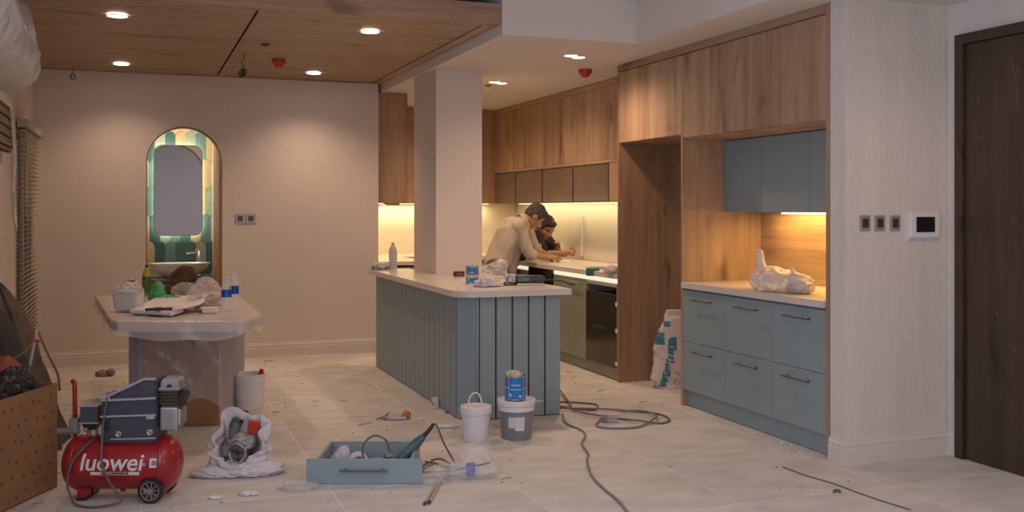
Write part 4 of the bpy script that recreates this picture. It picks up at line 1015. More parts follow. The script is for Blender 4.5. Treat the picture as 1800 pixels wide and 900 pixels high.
# ---- printed cardboard box with black bin liner
P1 = Vector((-.366, 5.637)); P0 = Vector((-.60, 5.19)); dv = (P1 - P0).normalized(); nv = Vector((-dv.y, dv.x))
t = thing('cardboard_box', 'tall open brown cardboard box with small printed stars', 'box', (P1.x, P1.y, 0), math.atan2(dv.y, dv.x))
bm = bmesh.new(); Lb, Db, Hb = .50, .18, .53
def side(x0, x1, y0, y1): bx(bm, x0, x1, y0, y1, .002, Hb)
side(-Lb, 0, 0, .006); side(-Lb, 0, Db - .006, Db); side(-.006, 0, .006, Db - .006); side(-Lb, -Lb + .006, .006, Db - .006); bx(bm, -Lb, 0, 0, Db, .002, .008)
finish(bm, 'walls', cardb, t)
bm = bmesh.new(); st = plain('star_print', (.10, .055, .04), .8)
for i in range(8):
    for j in range(6):
        x = -.04 - i * .075 + random.uniform(-.015, .015) - (j % 2) * .03; z = .05 + j * .085 + random.uniform(-.012, .012)
        if x < -Lb + .02: continue
        for k in range(5):
            a = R(90 + 72 * k); b_ = [(x + .018 * math.cos(a), z + .018 * math.sin(a)), (x + .004 * math.cos(a + .6), z + .004 * math.sin(a + .6)), (x, z), (x + .004 * math.cos(a - .6), z + .004 * math.sin(a - .6))]
            bm.faces.new([bm.verts.new((u, -.0006, v)) for u, v in b_])
tag(finish(bm, 'star_print', st, t), kind='stuff')
box('flap', .004, .010, .02, .16, .22, .50, cardb, t).rotation_euler = (0, R(-14), 0)
bm = bmesh.new(); tube(bm, [(-.25, -.003, .43), (-.12, -.003, .44), (-.05, -.003, .455)], .002, 5); finish(bm, 'crease', plain('crease', (.42, .26, .18), .8), t)
lc = Matrix.Rotation(math.atan2(dv.y, dv.x), 4, 'Z')
pb = Vector((P1.x, P1.y, 0)) + lc @ Vector((-.25, .09, .0))
t = thing('bin_bag', 'shiny black bin bag bulging out of the cardboard box', 'bag', (pb.x, pb.y, .28), math.atan2(dv.y, dv.x))
bm = bmesh.new(); crumple(bm, (0, 0, .20), (.205, .068, .165), 61, .25, 3.0, [], -.02); finish(bm, 'liner', plain('bin_liner', (.010, .012, .018), .16, bump=.8, bscale=22), t, True)
t = thing('red_bundle', 'dull red bulging bundle at the left frame edge behind the box', 'bundle', (-.66, 5.98, .0)); bm = bmesh.new(); crumple(bm, (0, 0, .45), (.14, .12, .19), 63, .12, 1.6, [], .24, 4); bx(bm, -.12, .12, -.1, .1, .001, .3, .02); finish(bm, 'bundle_body', plain('dull_red', (.28, .075, .045), .6), t, True)
# heap of cloth on a stool behind the box
t = thing('cloth_heap', 'large dark grey and khaki tarpaulin heap beside the left windows', 'tarpaulin', (-.52 + .0, 6.55, 0))
bm = bmesh.new()
def heap(bm, cx, cy, sx, sy, h, seed, n=110, m=60, pw=1.6, ex=.75, z0=0, lo=-.30):
    rows = []
    for j in range(m + 1):
        q = j / m; row = []
        for i in range(n):
            a = 2 * math.pi * i / n; rad = (1 - q ** pw) ** ex
            f = 1 + .10 * fbm(Vector((math.cos(a) * 1.5, math.sin(a) * 1.5, q * 2.0 + seed))) + .13 * (ridge(Vector((math.cos(a) * 2.2 + q * 1.6, math.sin(a) * 2.2, q * .8 + seed))) - .5)
            row.append(bm.verts.new((max(lo, cx + sx * rad * f * math.cos(a)), cy + sy * rad * f * math.sin(a), max(.001, z0 + h * q * (1 + .03 * fbm(Vector((a, q * 3, seed))))))))
        rows.append(row)
    for A, B in zip(rows[:-1], rows[1:]):
        for i in range(n): f = bm.faces.new([A[i], A[(i + 1) % n], B[(i + 1) % n], B[i]]); f.smooth = True
heap(bm, -.24, -.16, .29, .36, .90, 2); finish(bm, 'dark_fabric', plain('slate_fabric', (.040, .042, .046), .75, var=.25, vscale=5, bump=.3), t, True)
bm = bmesh.new(); heap(bm, -.24, .16, .36, .46, .97, 9, pw=1.5); finish(bm, 'khaki_fabric', plain('khaki_fabric', (.105, .080, .058), .8, var=.25, vscale=5, bump=.3), t, True)
bm = bmesh.new()
tube(bm, [(-.24, -.54, .62), (-.12, -.56, .60), (-.02, -.52, .66), (.02, -.46, .72)], .007, 6); tube(bm, [(.02, -.36, .74), (.07, -.40, .62), (.12, -.38, .50), (.13, -.36, .40)], .007, 6)
finish(bm, 'cord', plain('khaki_cord', (.20, .16, .11), .8), t, True)
a = W(42, 694, 5.35); b_ = W(66, 575, 5.30); mid = a.lerp(b_, .45)
t = thing('paint_stick', 'thin pale metal rod with red tie sticking up from the box', 'rod', (a.x, a.y, a.z))
bm = bmesh.new(); cyl(bm, (0, 0, 0), mid - a, .006); finish(bm, 'lower_rod', grey_pl, t); bm = bmesh.new(); cyl(bm, mid - a, b_ - a, .008, .006); finish(bm, 'upper_rod', plain('pale_rod', (.5, .48, .5), .4), t)
bm = bmesh.new(); q = a.lerp(b_, .8) - a; tube(bm, [q + Vector((-.035, -.01, 0)), q + Vector((-.01, -.014, .008)), q + Vector((.02, -.012, .0)), q + Vector((.035, 0, .006))], .006, 6); finish(bm, 'red_tie', redp, t, True)

# ---- buckets
def bucket(p, label, r0, r1, h, m, rimw=.006, lid=None, group='plastic buckets on the floor', open_=True):
    t = thing('bucket', label, 'bucket', p, YR, group)
    bm = bmesh.new()
    pr = [(0, .001), (r0, .001), (r0 + .002, .006), (r1, h * .80)]
    if open_: pr += [(r1 + rimw, h * .80), (r1 + rimw, h * .83), (r1 + .002, h * .835), (r1 + .004, h), (r1 + .009, h), (r1 + .007, h + .004), (r1 - .002, h + .003), (r1 - .004, h * .8), (r0 - .004, .02), (0, .02)]
    else: pr += [(r1 + .001, h * .93), (0, h * .93)]
    lathe(bm, pr, 48); b = finish(bm, 'pail', m, t, 'auto')
    return t, b
p = onZ(441, 722, 0); t, b = bucket((p.x, p.y + .1, 0), 'open white bucket with a red handled brush inside', .098, .108, .245, white_pl)
bm = bmesh.new(); ell(bm, (0, 0, .07), (.095, .095, .03), None, 2); finish(bm, 'residue', plain('dry_paint', (.45, .40, .38), .9), t)
bt = thing('brush', 'red handled brush leaning out of the open white bucket', 'brush', (p.x + .05, p.y + .07, .10), YR)
bm = bmesh.new(); cyl(bm, (-.02, 0, .0), (.035, 0, .18), .009, .016, 10); bmesh.ops.scale(bm, vec=(1, .5, 1), verts=bm.verts); finish(bm, 'grip', redp, bt, 'auto'); bm = bmesh.new(); cyl(bm, (-.03, 0, -.03), (-.02, 0, .0), .02, .014, 12); finish(bm, 'ferrule', steel_dk, bt, 'auto')
p = onZ(845, 778, 0); K2 = .00302
t, b = bucket((p.x, p.y + .09, 0), 'white lidded bucket with raised handle in front of island', .078, .090, .205, white_pl, .004, None, open_=False)
bm = bmesh.new(); lathe(bm, [(.088, .165), (.097, .165), (.0985, .185), (.0965, .208), (.080, .212), (.076, .206), (0, .208)], 48); finish(bm, 'lid', white_pl, t, 'auto')
bm = bmesh.new(); tube(bm, [(-.035, -.0, .20), (-.045, 0, .235), (-.028, 0, .275), (-.0, 0, .288), (.022, 0, .272), (.036, 0, .225), (.038, 0, .205)], .0055, 8); finish(bm, 'handle', white_pl, t, True)
p = onZ(918, 775, 0)
gb = (p.x, p.y + .10, 0)
t, b = bucket(gb, 'grey bucket with white lid and label holding a blue can', .093, .106, .24, grey_pl, .004, None, open_=False)
bm = bmesh.new(); lathe(bm, [(.103, .175), (.112, .176), (.113, .205), (.110, .207), (.111, .21), (.120, .212), (.121, .238), (.118, .242), (.105, .243), (.102, .236), (0, .238)], 56); finish(bm, 'lid', white_pl, t, 'auto')
bm = bmesh.new()
def lab(a0, a1, z0, z1, mi, d): 
    n = 8
    lo = [bm.verts.new(((.0985 + .048 * z0 + d) * math.cos(R(a0 + (a1 - a0) * i / n)), (.0985 + .048 * z0 + d) * math.sin(R(a0 + (a1 - a0) * i / n)), z0)) for i in range(n + 1)]
    hi = [bm.verts.new(((.0985 + .048 * z1 + d) * math.cos(R(a0 + (a1 - a0) * i / n)), (.0985 + .048 * z1 + d) * math.sin(R(a0 + (a1 - a0) * i / n)), z1)) for i in range(n + 1)]
    for i in range(n): f = bm.faces.new([lo[i], lo[i + 1], hi[i + 1], hi[i]]); f.material_index = mi; f.smooth = True
lab(-118, -62, .10, .145, 0, .001); lab(-95, -62, .062, .1, 0, .001); lab(-118, -95, .078, .1, 0, .001)
for k in range(5): lab(-114, -88, .136 - k * .013, .139 - k * .013, 1, .0018); lab(-84, -66, .134 - k * .013, .137 - k * .013, 1, .0018)
lab(-125, -55, .150, .153, 1, .001); lab(-125, -55, .02, .022, 1, .001)
finish(bm, 'label_sticker', [whitep, plain('faint_ink', (.32, .32, .36), .6)], t)
bm = bmesh.new(); tube(bm, [(.118, 0, .222), (.145, .0, .228), (.165, .01, .22)], .006, 6); finish(bm, 'lid_tab', steel, t, True)
blue_can((gb[0] - .012, gb[1] - .01, .2435), R(-14), 'open blue printed can standing on the grey bucket lid', True, 1.1)
# wooden offcut
p = onZ(430, 731, 0); o = box('board', -.14, .14, -.035, .035, .001, .016, offcut, None, .002); o.location = (p.x, p.y, 0); o.rotation_euler = (0, 0, YR + .30); o.name = 'wood_offcut'; tag(o, 'pale wood offcut lying between white bucket and white sack', 'wood offcut')
# ---- white sack with tools
p = onZ(424, 838, 0)
t = thing('white_sack', 'open white woven sack holding tools and hose on the floor', 'sack', (p.x, p.y + .10, 0), YR)
bm = bmesh.new(); n = 110; m = 34; rows = []
def sk(a, q, inner=0):
    s_, c_ = math.sin(a), math.cos(a)
    rim = .20 + .13 * s_ + .02 * c_          # back high, front low
    R0 = .165 if q < .12 else .165 - .035 * ((q - .12) / .88) ** .8
    R0 *= (.86 + .14 * min(1, q / .05))
    fold = .020 * math.sin(a * 7 + 2 * math.sin(a * 2)) * q + .03 * fbm(Vector((c_ * 2, s_ * 2, q * 3 + 4))) + .020 * (ridge(Vector((c_ * 2.2, s_ * 2.2, q * 4))) - .5)
    rr_ = (R0 + fold) * (1 - inner)
    return Vector((rr_ * c_ * 1.04, rr_ * s_ * .80, .002 + rim * q * (1 + .12 * math.sin(a * 3 + 1) * q)))
for j in range(m + 1): rows.append([bm.verts.new(sk(2 * math.pi * i / n, j / m)) for i in range(n)])
for j in range(8):
    q = 1 - j * .11; rows.append([bm.verts.new(sk(2 * math.pi * i / n, q, .10 + j * .015) + Vector((0, 0, -.006))) for i in range(n)])
for A, B in zip(rows[:-1], rows[1:]):
    for i in range(n): f = bm.faces.new([A[i], A[(i + 1) % n], B[(i + 1) % n], B[i]]); f.smooth = True
crumple(bm, (.06, -.03, .03), (.15, .11, .05), 75, .35, 2.4, [((1, .1, 0), .3, 4)], .002, 5); crumple(bm, (-.09, -.09, .02), (.11, .06, .035), 76, .3, 2.2, [((-1, -.3, 0), .3, 4)], .002, 5)
sackm = plain('woven_white', (.66, .61, .62), .5, var=.08, vscale=10, bump=.6, bscale=30)
finish(bm, 'sack_body', sackm, t, True)
ct = thing('hose_and_tools', 'grey ribbed hose and tool parts inside the white sack', 'hose', (p.x, p.y + .08, 0), YR)
bm = bmesh.new()
P_ = spline([(-.03, .08, .27), (-.04, .05, .24), (-.03, .0, .17), (.0, -.03, .14), (.03, -.03, .11), (.02, -.06, .08)], 10)
for i in range(len(P_) - 1): cyl(bm, P_[i], P_[i + 1], .026 + .005 * (i % 2), .026 + .005 * ((i + 1) % 2), 14, False)
finish(bm, 'ribbed_hose', plain('hose_grey', (.14, .14, .15), .5, var=.4, vscale=40), ct, 'auto')
bm = bmesh.new(); tube(bm, [(-.05, -.02, .15), (0, -.05, .17), (.04, -.04, .13), (.03, -.08, .08), (-.01, -.09, .07), (-.04, -.06, .12)], .008, 8); crumple(bm, (0, .02, .16), (.08, .06, .05), 77, .5, 3, [], .09, 4); finish(bm, 'netting', plain('grey_netting', (.33, .31, .31), .6, var=.5, vscale=60), ct, True)
bm = bmesh.new(); lathe(bm, [(0, .26), (.03, .26), (.032, .27), (0, .275)], 16, Matrix.Translation((-.03, .07, 0))); finish(bm, 'nozzle_cap', black, ct)
o = box('red_carton', -.03, .03, -.012, .012, -.03, .04, redp, None, .003); o.location = Vector((p.x, p.y + .08, .235)) + CR * .065 + CF * .035; o.rotation_euler = (.1, .15, YR); tag(o, 'small red carton at the back of the white sack', 'carton')
# ---- drawer on the floor
p = onZ(640, 851, 0)
t = thing('loose_drawer', 'blue grey drawer lying on the floor filled with tools', 'drawer', (p.x, p.y, 0), YR)
dwf = .300; box('front_panel', -dwf, dwf, 0, .018, .002, .128, blue, t, .001)
box('side_panel', -.25, -.235, .018, .42, .012, .125, blue, t); box('side_panel', .235, .25, .018, .42, .012, .125, blue, t); box('back_panel', -.235, .235, .405, .42, .012, .125, blue, t); box('bottom_panel', -.25, .25, .018, .42, .002, .012, blue, t)
bm = bmesh.new(); handle_bar(bm, (-.115, 0, .076), (.115, 0, .076), (0, -.03, 0), .006); finish(bm, 'handle', steel_dk, t, 'auto')
def inD(x, y, z=.0135): v = Vector((p.x, p.y, 0)) + CR * x + CF * y; return (v.x, v.y, z)
u = thing('white_bag_scrap', 'peaked white plastic scrap in the left of the loose drawer', 'plastic bag', inD(-.17, .24), YR); bm = bmesh.new(); crumple(bm, (0, 0, .035), (.055, .05, .055), 81, .35, 2, [((.4, 0, 1), .8, 6)], .001, 4); finish(bm, 'bag', bagw, u, True)
u = thing('tape_roll', 'roll of white masking tape standing in the loose drawer', 'tape roll', inD(-.065, .22, .0125), YR + .3)
bm = bmesh.new(); lathe(bm, [(.026, -.022), (.050, -.022), (.050, .022), (.026, .022), (.026, -.022)], 32, Matrix.Translation((0, 0, .0525)) @ Matrix.Rotation(R(78), 4, 'X')); finish(bm, 'tape', plain('tape_white', (.62, .60, .64), .6), u, 'auto')
u = thing('paper_roll', 'crumpled white tissue roll lying across the loose drawer', 'roll', inD(.04, .16), YR); bm = bmesh.new(); crumple(bm, (0, 0, .03), (.09, .05, .05), 83, .3, 2.5, [], .001, 4); finish(bm, 'roll_body', bagw, u, True)
u = thing('metal_fittings', 'cluster of metal pipe fittings at the right of the loose drawer', 'fittings', inD(.10, .25), YR)
bm = bmesh.new(); cyl(bm, (-.03, 0, .03), (.0, -.04, .09), .018, .02); cyl(bm, (.0, -.01, .02), (.05, -.03, .07), .014); ell(bm, (.0, 0, .03), (.04, .035, .03), None, 2); cyl(bm, (.03, .03, .02), (.07, 0, .085), .008); finish(bm, 'fitting', alu, u, 'auto')
u = thing('heat_gun', 'blue grey power tool with thick cord guard leaning out of drawer', 'power tool', inD(.16, .2), YR)
tb = plain('tool_teal', (.06, .12, .15), .5, var=.3, vscale=20)
bm = bmesh.new(); cyl(bm, (-.02, .0, .035), (.10, .03, .155), .030, .026, 18); cyl(bm, (.10, .03, .155), (.125, .035, .18), .024, .018, 18); bx(bm, -.12, -.01, -.04, .04, .002, .07, .012); finish(bm, 'tool_body', tb, u, 'auto')
bm = bmesh.new(); tube(bm, [(.12, .035, .175), (.15, .04, .205), (.18, .05, .245)], lambda q: .013 - .004 * q, 10); finish(bm, 'cord_guard', black, u, True)
bm = bmesh.new(); tube(bm, [(.18, .05, .245), (.20, .06, .225), (.23, .08, .14), (.27, .1, .06), (.31, .08, .006), (.35, .1, .006)], .0055, 8); finish(bm, 'cord', cable, u, True)
u = thing('looped_cable', 'grey cable looping up out of the loose drawer and over its edge', 'cable', inD(.0, .2), YR)
bm = bmesh.new(); tube(bm, [(.03, -.05, .02), (-.03, 0, .07), (-.035, .02, .14), (.02, .03, .185), (.08, .03, .165), (.10, .03, .12), (.12, .02, .06), (.16, .0, .05)], .0055, 8); finish(bm, 'cable_run', cable, u, True)
u = thing('tangled_cable', 'tangled dark cable on the floor right of the loose drawer', 'cable', inD(.25, .2, 0), YR)
bm = bmesh.new(); tube(bm, [(.02, .12, .007), (.06, .17, .02), (.15, .12, .007), (.20, .08, .007), (.24, .07, .012), (.16, .04, .007), (.08, .0, .010), (.02, .03, .007), (.09, .1, .03), (.05, .2, .012), (-.0 + .03, .24, .007)], .0055, 8); tube(bm, [(.06, .26, .008), (.12, .2, .03), (.2, .12, .01), (.28, .02, .007), (.22, -.04, .007)], .005, 8); bx(bm, .17, .215, .045, .075, .001, .022, .006)
finish(bm, 'cable_run', cable, u, True)
# clear bags and bottle, sticks
q = onZ(825, 838, 0)
u = thing('bottle_in_bag', 'clear bottle with blue label inside a crumpled clear bag', 'plastic bag', (q.x, q.y, 0), YR)
bm = bmesh.new(); crumple(bm, (.0, .0, .035), (.155, .09, .055), 91, .3, 2.3, [((-1, -.2, -.1), .35, 3)], .001); crumple(bm, (.02, .17, .03), (.10, .05, .11), 92, .3, 2.0, [], .001, 5); finish(bm, 'bag', film, u, True)
bm = bmesh.new(); lathe(bm, [(0, -.13), (.03, -.125), (.034, -.11), (.034, .06), (.028, .09), (.012, .12), (.012, .135), (0, .135)], 24, Matrix.Translation((.02, .0, .04)) @ Matrix.Rotation(R(90), 4, 'Y')); b_ = finish(bm, 'bottle_body', glassy, u, True)
bm = bmesh.new(); lathe(bm, [(.0345, -.015), (.035, .03)], 24, Matrix.Translation((.0, .0, .04)) @ Matrix.Rotation(R(90), 4, 'Y')); finish(bm, 'label_band', plain('cobalt', (.02, .04, .50), .4, var=.8, vscale=40), u, True)
bm = bmesh.new(); cyl(bm, (-.07, -.05, .05), (.11, -.045, .085), .003, seg=6); finish(bm, 'thin_stick', cable, u)
for k, (px, py, rx, ry, rz_, l, se) in enumerate(((765, 850, .085, .08, .05, 'clear bag heaped against the right end of the loose drawer', 5), (527, 862, .10, .07, .018, 'flat sheet of clear film at the left end of the loose drawer', 6))):
    q = onZ(px, py, 0); u = thing('clear_bag', l, 'plastic bag', (q.x, q.y + .05, 0), YR); bm = bmesh.new(); crumple(bm, (0, 0, .01), (rx, ry, rz_ * 1.4), 95 + se, .4, 2.2, [], .001); finish(bm, 'bag', film2 if k else film, u, True)
for k, (a_, b_, l) in enumerate((((746, 889), (776, 838), 'thin pale stick left of the two lying below the clear bags'), ((754, 887), (782, 834), 'thin pale stick right of the two lying below the clear bags'))):
    A_ = onZ(*a_, 0); B_ = onZ(*b_, 0); u = thing('stick', l, 'stick', A_, 0, 'pale sticks on the floor'); bm = bmesh.new(); cyl(bm, (0, 0, .008), (B_ - A_) + Vector((0, 0, .008)), .0065, seg=8)
    finish(bm, 'stick_body', plain('pale_stick', (.46, .40, .36), .6), u); bm = bmesh.new(); cyl(bm, (0, 0, .008), (B_ - A_) * .04 + Vector((0, 0, .008)), .0078, seg=8); finish(bm, 'tip', black, u)
# small litter
def litter(name, px, py, label, cat, size, m, seed, amp=.5, rz=0):
    q = onZ(px, py, 0); u = thing(name, label, cat, (q.x, q.y, 0), YR + rz); bm = bmesh.new(); crumple(bm, (0, 0, size[2] * .5), size, seed, amp, 2.4, [], .001, 4); finish(bm, 'body', m, u, True); return u
litter('paper_scrap', 378, 876, 'small white paper scrap left of another near the front', 'paper scrap', (.034, .018, .010), whitep, 101)
u = litter('paper_scrap', 437, 870, 'white scrap with a dark fold right of the smaller scrap', 'paper scrap', (.048, .025, .014), whitep, 102)
bm = bmesh.new(); crumple(bm, (.012, -.005, .014), (.020, .008, .006), 103, .4, 2, [], .001, 3); finish(bm, 'dark_fold', grey_pl, u)
litter('torn_paper', 782, 751, 'torn white paper left of the white bucket', 'paper', (.088, .034, .014), whitep, 104)
u = litter('wrapper', 694, 737, 'silver and orange crumpled wrapper on the open floor', 'wrapper', (.085, .045, .018), plain('silver_wrap', (.42, .42, .48), .35, var=.2, vscale=20), 105)
bm = bmesh.new(); crumple(bm, (.075, .02, .025), (.028, .03, .028), 106, .5, 2.5, [], .001, 4); crumple(bm, (-.05, -.02, .01), (.025, .018, .012), 107, .5, 2.5, [], .001, 3); finish(bm, 'orange_end', plain('orange', (.55, .17, .03), .45), u, True)
bm = bmesh.new(); tube(bm, [(-.12, -.03, .005), (-.07, .0, .02), (-.045, .05, .035)], .004, 6); finish(bm, 'thin_strip', plain('red_brown', (.16, .06, .04), .7), u, True)
q = onZ(768, 717, 0); u = thing('adapter', 'white power adapter standing against the island boards', 'adapter', (q.x - .012, q.y, 0), R(-80)); box('housing', -.022, .022, -.017, .017, .001, .075, white_pl, u, .005); box('socket', -.010, .010, -.019, -.016, .02, .045, grey_pl, u, .001)
litter('bottle_stub', 785, 726, 'tiny red cap on the floor beside the island boards', 'cap', (.012, .012, .012), redp, 108, .1)
litter('green_pebble', 1471, 866, 'small green lump on the floor near the front right', 'scrap', (.020, .014, .012), plain('green_scrap', (.08, .14, .07), .7), 109, .3)
litter('brown_clump', 428, 726, 'small brown clump in front of the open white bucket', 'scrap', (.04, .02, .012), plain('brown_scrap', (.14, .075, .035), .8), 110)
u = litter('rag_on_floor', 181, 661, 'crumpled pinkish and grey rag near the skirting board', 'rag', (.06, .05, .035), plain('rag_mauve', (.32, .22, .18), .8), 111, .4)
bm = bmesh.new(); ell(bm, (.07, 0, .035), (.035, .035, .033), None, 2); finish(bm, 'dark_end', grey_pl, u, True)
litter('cardboard_bit', 591, 781, 'small white block with dark face behind the loose drawer', 'block', (.026, .012, .022), whitep, 112, .15)
# wires on the floor
def wire(name, label, pts, r, m=cable, lift=None):
    Q = [onZ(a, b, 0) for a, b in pts]; o0 = Q[0].copy(); u = thing(name, label, 'cable', o0); bm = bmesh.new()
    tube(bm, [v - o0 + Vector((0, 0, r + .001 + (lift[i] if lift else 0))) for i, v in enumerate(Q)], r, 8, 5); finish(bm, 'cable_run', m, u, True); return u
wire('floor_cable', 'long grey cable winding from the island towards the camera', [(989, 730), (994, 745), (1022, 758), (1029, 768), (1023, 782), (1034, 800), (1032, 812), (1040, 838), (1062, 862), (1084, 880), (1104, 905), (1112, 930)], .006, plain('cable_light', (.22, .20, .20), .5))
u = wire('cable_coil', 'dark extension cable coiled on the floor right of the island', [(975, 708), (1010, 709), (1048, 713), (1044, 722), (1012, 720), (988, 716), (985, 722), (1055, 723), (1120, 725), (1160, 730), (1177, 740), (1160, 746), (1120, 744), (1090, 738), (1054, 735), (1012, 726), (1000, 712), (984, 692)], .0065, plain('cable_brown', (.17, .14, .13), .5), [0, 0, 0, 0, 0, .0, .012, .01, 0, 0, 0, 0, .012, 0, .01, .01, .015, .02])
wire('cable_loop', 'grey cable loop lying over the coiled extension cable', [(1063, 738), (1050, 745), (1052, 752), (1085, 755), (1125, 752), (1150, 742), (1153, 735), (1130, 728), (1088, 727)], .007, MATS['cable_light'], [.02, 0, 0, 0, 0, .016, .01, .016, .01])
q = onZ(1074, 743, 0); u = thing('cable_connector', 'clear plastic connector block on the coiled extension cable', 'connector', (q.x, q.y + .02, 0), YR); box('housing', -.055, .055, -.02, .02, .001, .045, plain('clear_grey', (.45, .45, .45), .15, alpha=.55), u, .006); box('plug', -.05, -.018, -.024, .024, .004, .048, grey_pl, u, .006)
wire('thin_wire', 'thin dark wire lying along a tile joint at front right', [(1376, 822), (1420, 838), (1465, 851), (1510, 868), (1560, 885), (1600, 897)], .003, cable)
# uncountable splinters and dust crumbs
bm = bmesh.new(); rnd = random.Random(5)
def crumb(x, y, l, wd, a, h=.003):
    c_, s_ = math.cos(a), math.sin(a); v = []
    for (u_, w_) in ((-l, -wd), (l, -wd * .5), (l * .8, wd), (-l * .7, wd)): v.append((x + u_ * c_ - w_ * s_, y + u_ * s_ + w_ * c_))
    prism(bm, v, .0005, h, 'Z')
for k in range(300):
    px = rnd.uniform(60, 1500); 
    x = rnd.uniform(-.7, 3.6); y = rnd.choice((rnd.uniform(7.3, 9.8), rnd.uniform(7.0, 9.8), rnd.uniform(6.3, 9.8), rnd.uniform(4.2, 9.0)))
    if y > 9.8 and x < 2.3: continue
    if 2.0 < x < 2.85 and y > 6.3: continue
    if x > 3.65 : continue
    big = rnd.random() < .12
    crumb(x, y, rnd.uniform(.02, .06) if big else rnd.uniform(.003, .010), rnd.uniform(.001, .003), rnd.uniform(-.5, .6), .004)
o = finish(bm, 'splinters', plain('splinter_brown', (.27, .19, .13), .9, var=.4, vscale=3)); tag(o, 'brown splinters and crumbs scattered over the tiled floor', 'debris', None, 'stuff')
bm = bmesh.new()
for k in range(60):
    y = rnd.uniform(4.75, 6.3); crumb(3.69 + rnd.uniform(-.10, .02), y, rnd.uniform(.004, .014), .004, rnd.uniform(0, 3), .006)
for k in range(120): crumb(rnd.uniform(-.5, 3.5), rnd.uniform(4.0, 8.5), rnd.uniform(.004, .012), .004, rnd.uniform(0, 3), .004) if True else 0
o = finish(bm, 'plaster_crumbs', whitep); tag(o, 'white plaster crumbs along the drawers and over the floor', 'debris', None, 'stuff')

# ================================================================== PEOPLE
def remesh(bm, name, m, parent, vox, smooth=4, wr=0, wf=20):
    me = bpy.data.meshes.new(name); bm.to_mesh(me); bm.free(); o = bpy.data.objects.new(name, me); COL.objects.link(o)
    md = o.modifiers.new('r', 'REMESH'); md.mode = 'VOXEL'; md.voxel_size = vox
    sm = o.modifiers.new('s', 'SMOOTH'); sm.factor = .5; sm.iterations = smooth
    me2 = bpy.data.meshes.new_from_object(o.evaluated_get(bpy.context.evaluated_depsgraph_get())); o.modifiers.clear(); o.data = me2
    if wr:
        for v in me2.vertices:
            p = v.co; v.co = p + v.normal * wr * ((ridge(Vector((p.x * wf, p.y * wf, p.z * wf * .6))) - .5) + .5 * fbm(p * wf * .5))
    me2.materials.clear(); me2.materials.append(m)
    for f in me2.polygons: f.use_smooth = True
    o.name = name
    if parent: o.parent = parent
    return o
def cap(bm, a, b, ra, rb):
    a = Vector(a); b = Vector(b); ell(bm, a, (ra,) * 3, None, 2); ell(bm, b, (rb,) * 3, None, 2)
    if (b - a).length > 1e-4: cyl(bm, a, b, ra, rb, 14)
def chain(bm, pts, rs):
    for i in range(len(pts) - 1): cap(bm, pts[i], pts[i + 1], rs[i], rs[i + 1])
def basis(f, u):
    f = Vector(f).normalized(); u = Vector(u); u = (u - f * u.dot(f)).normalized(); s = u.cross(f)   # s: the person's left
    M = Matrix((f, s, u)).transposed(); return M
def head_parts(bm, c, B, k=1.0):
    T = lambda x, y, z: Vector(c) + B @ Vector((x * k, y * k, z * k))
    ell(bm, T(-.012, 0, .030), (.098 * k, .076 * k, .092 * k), B); ell(bm, T(.030, 0, -.030), (.062 * k, .058 * k, .085 * k), B); ell(bm, T(.045, 0, -.085), (.036 * k, .034 * k, .028 * k), B)
    ell(bm, T(.078, 0, .035), (.016 * k, .050 * k, .016 * k), B, 2)
    cap(bm, T(.088, 0, .016), T(.112, 0, -.022), .008 * k, .013 * k); ell(bm, T(.100, .012, -.026), (.010 * k,) * 3, None, 2); ell(bm, T(.100, -.012, -.026), (.010 * k,) * 3, None, 2)
    ell(bm, T(.088, 0, -.052), (.012 * k, .026 * k, .007 * k), B, 2); ell(bm, T(.085, 0, -.063), (.012 * k, .022 * k, .008 * k), B, 2)
    for s in (-1, 1):
        ell(bm, T(.055, s * .040, -.018), (.030 * k, .022 * k, .028 * k), B, 2); ell(bm, T(-.004, s * .078, .002), (.020 * k, .009 * k, .034 * k), B, 2)
def face_bits(parent, c, B, k=1.0, grey=False):
    T = lambda x, y, z: Vector(c) + B @ Vector((x * k, y * k, z * k))
    bm = bmesh.new()
    for s in (-1, 1): ell(bm, T(.084, s * .031, .016), (.008 * k, .014 * k, .004 * k), B, 2)
    finish(bm, 'eyes', plain('eye_dark', (.015, .010, .008), .3), parent, True)
    bm = bmesh.new()
    for s in (-1, 1): tube(bm, [T(.089, s * .015, .036), T(.092, s * .032, .043), T(.080, s * .050, .036)], .0042 * k, 6)
    finish(bm, 'eyebrows', plain('brow_dark', (.02, .014, .010), .8), parent, True)
    bm = bmesh.new(); ell(bm, T(.092, 0, -.057), (.010 * k, .025 * k, .008 * k), B, 2); finish(bm, 'lips', plain('lips', (.24, .09, .06), .5), parent, True)
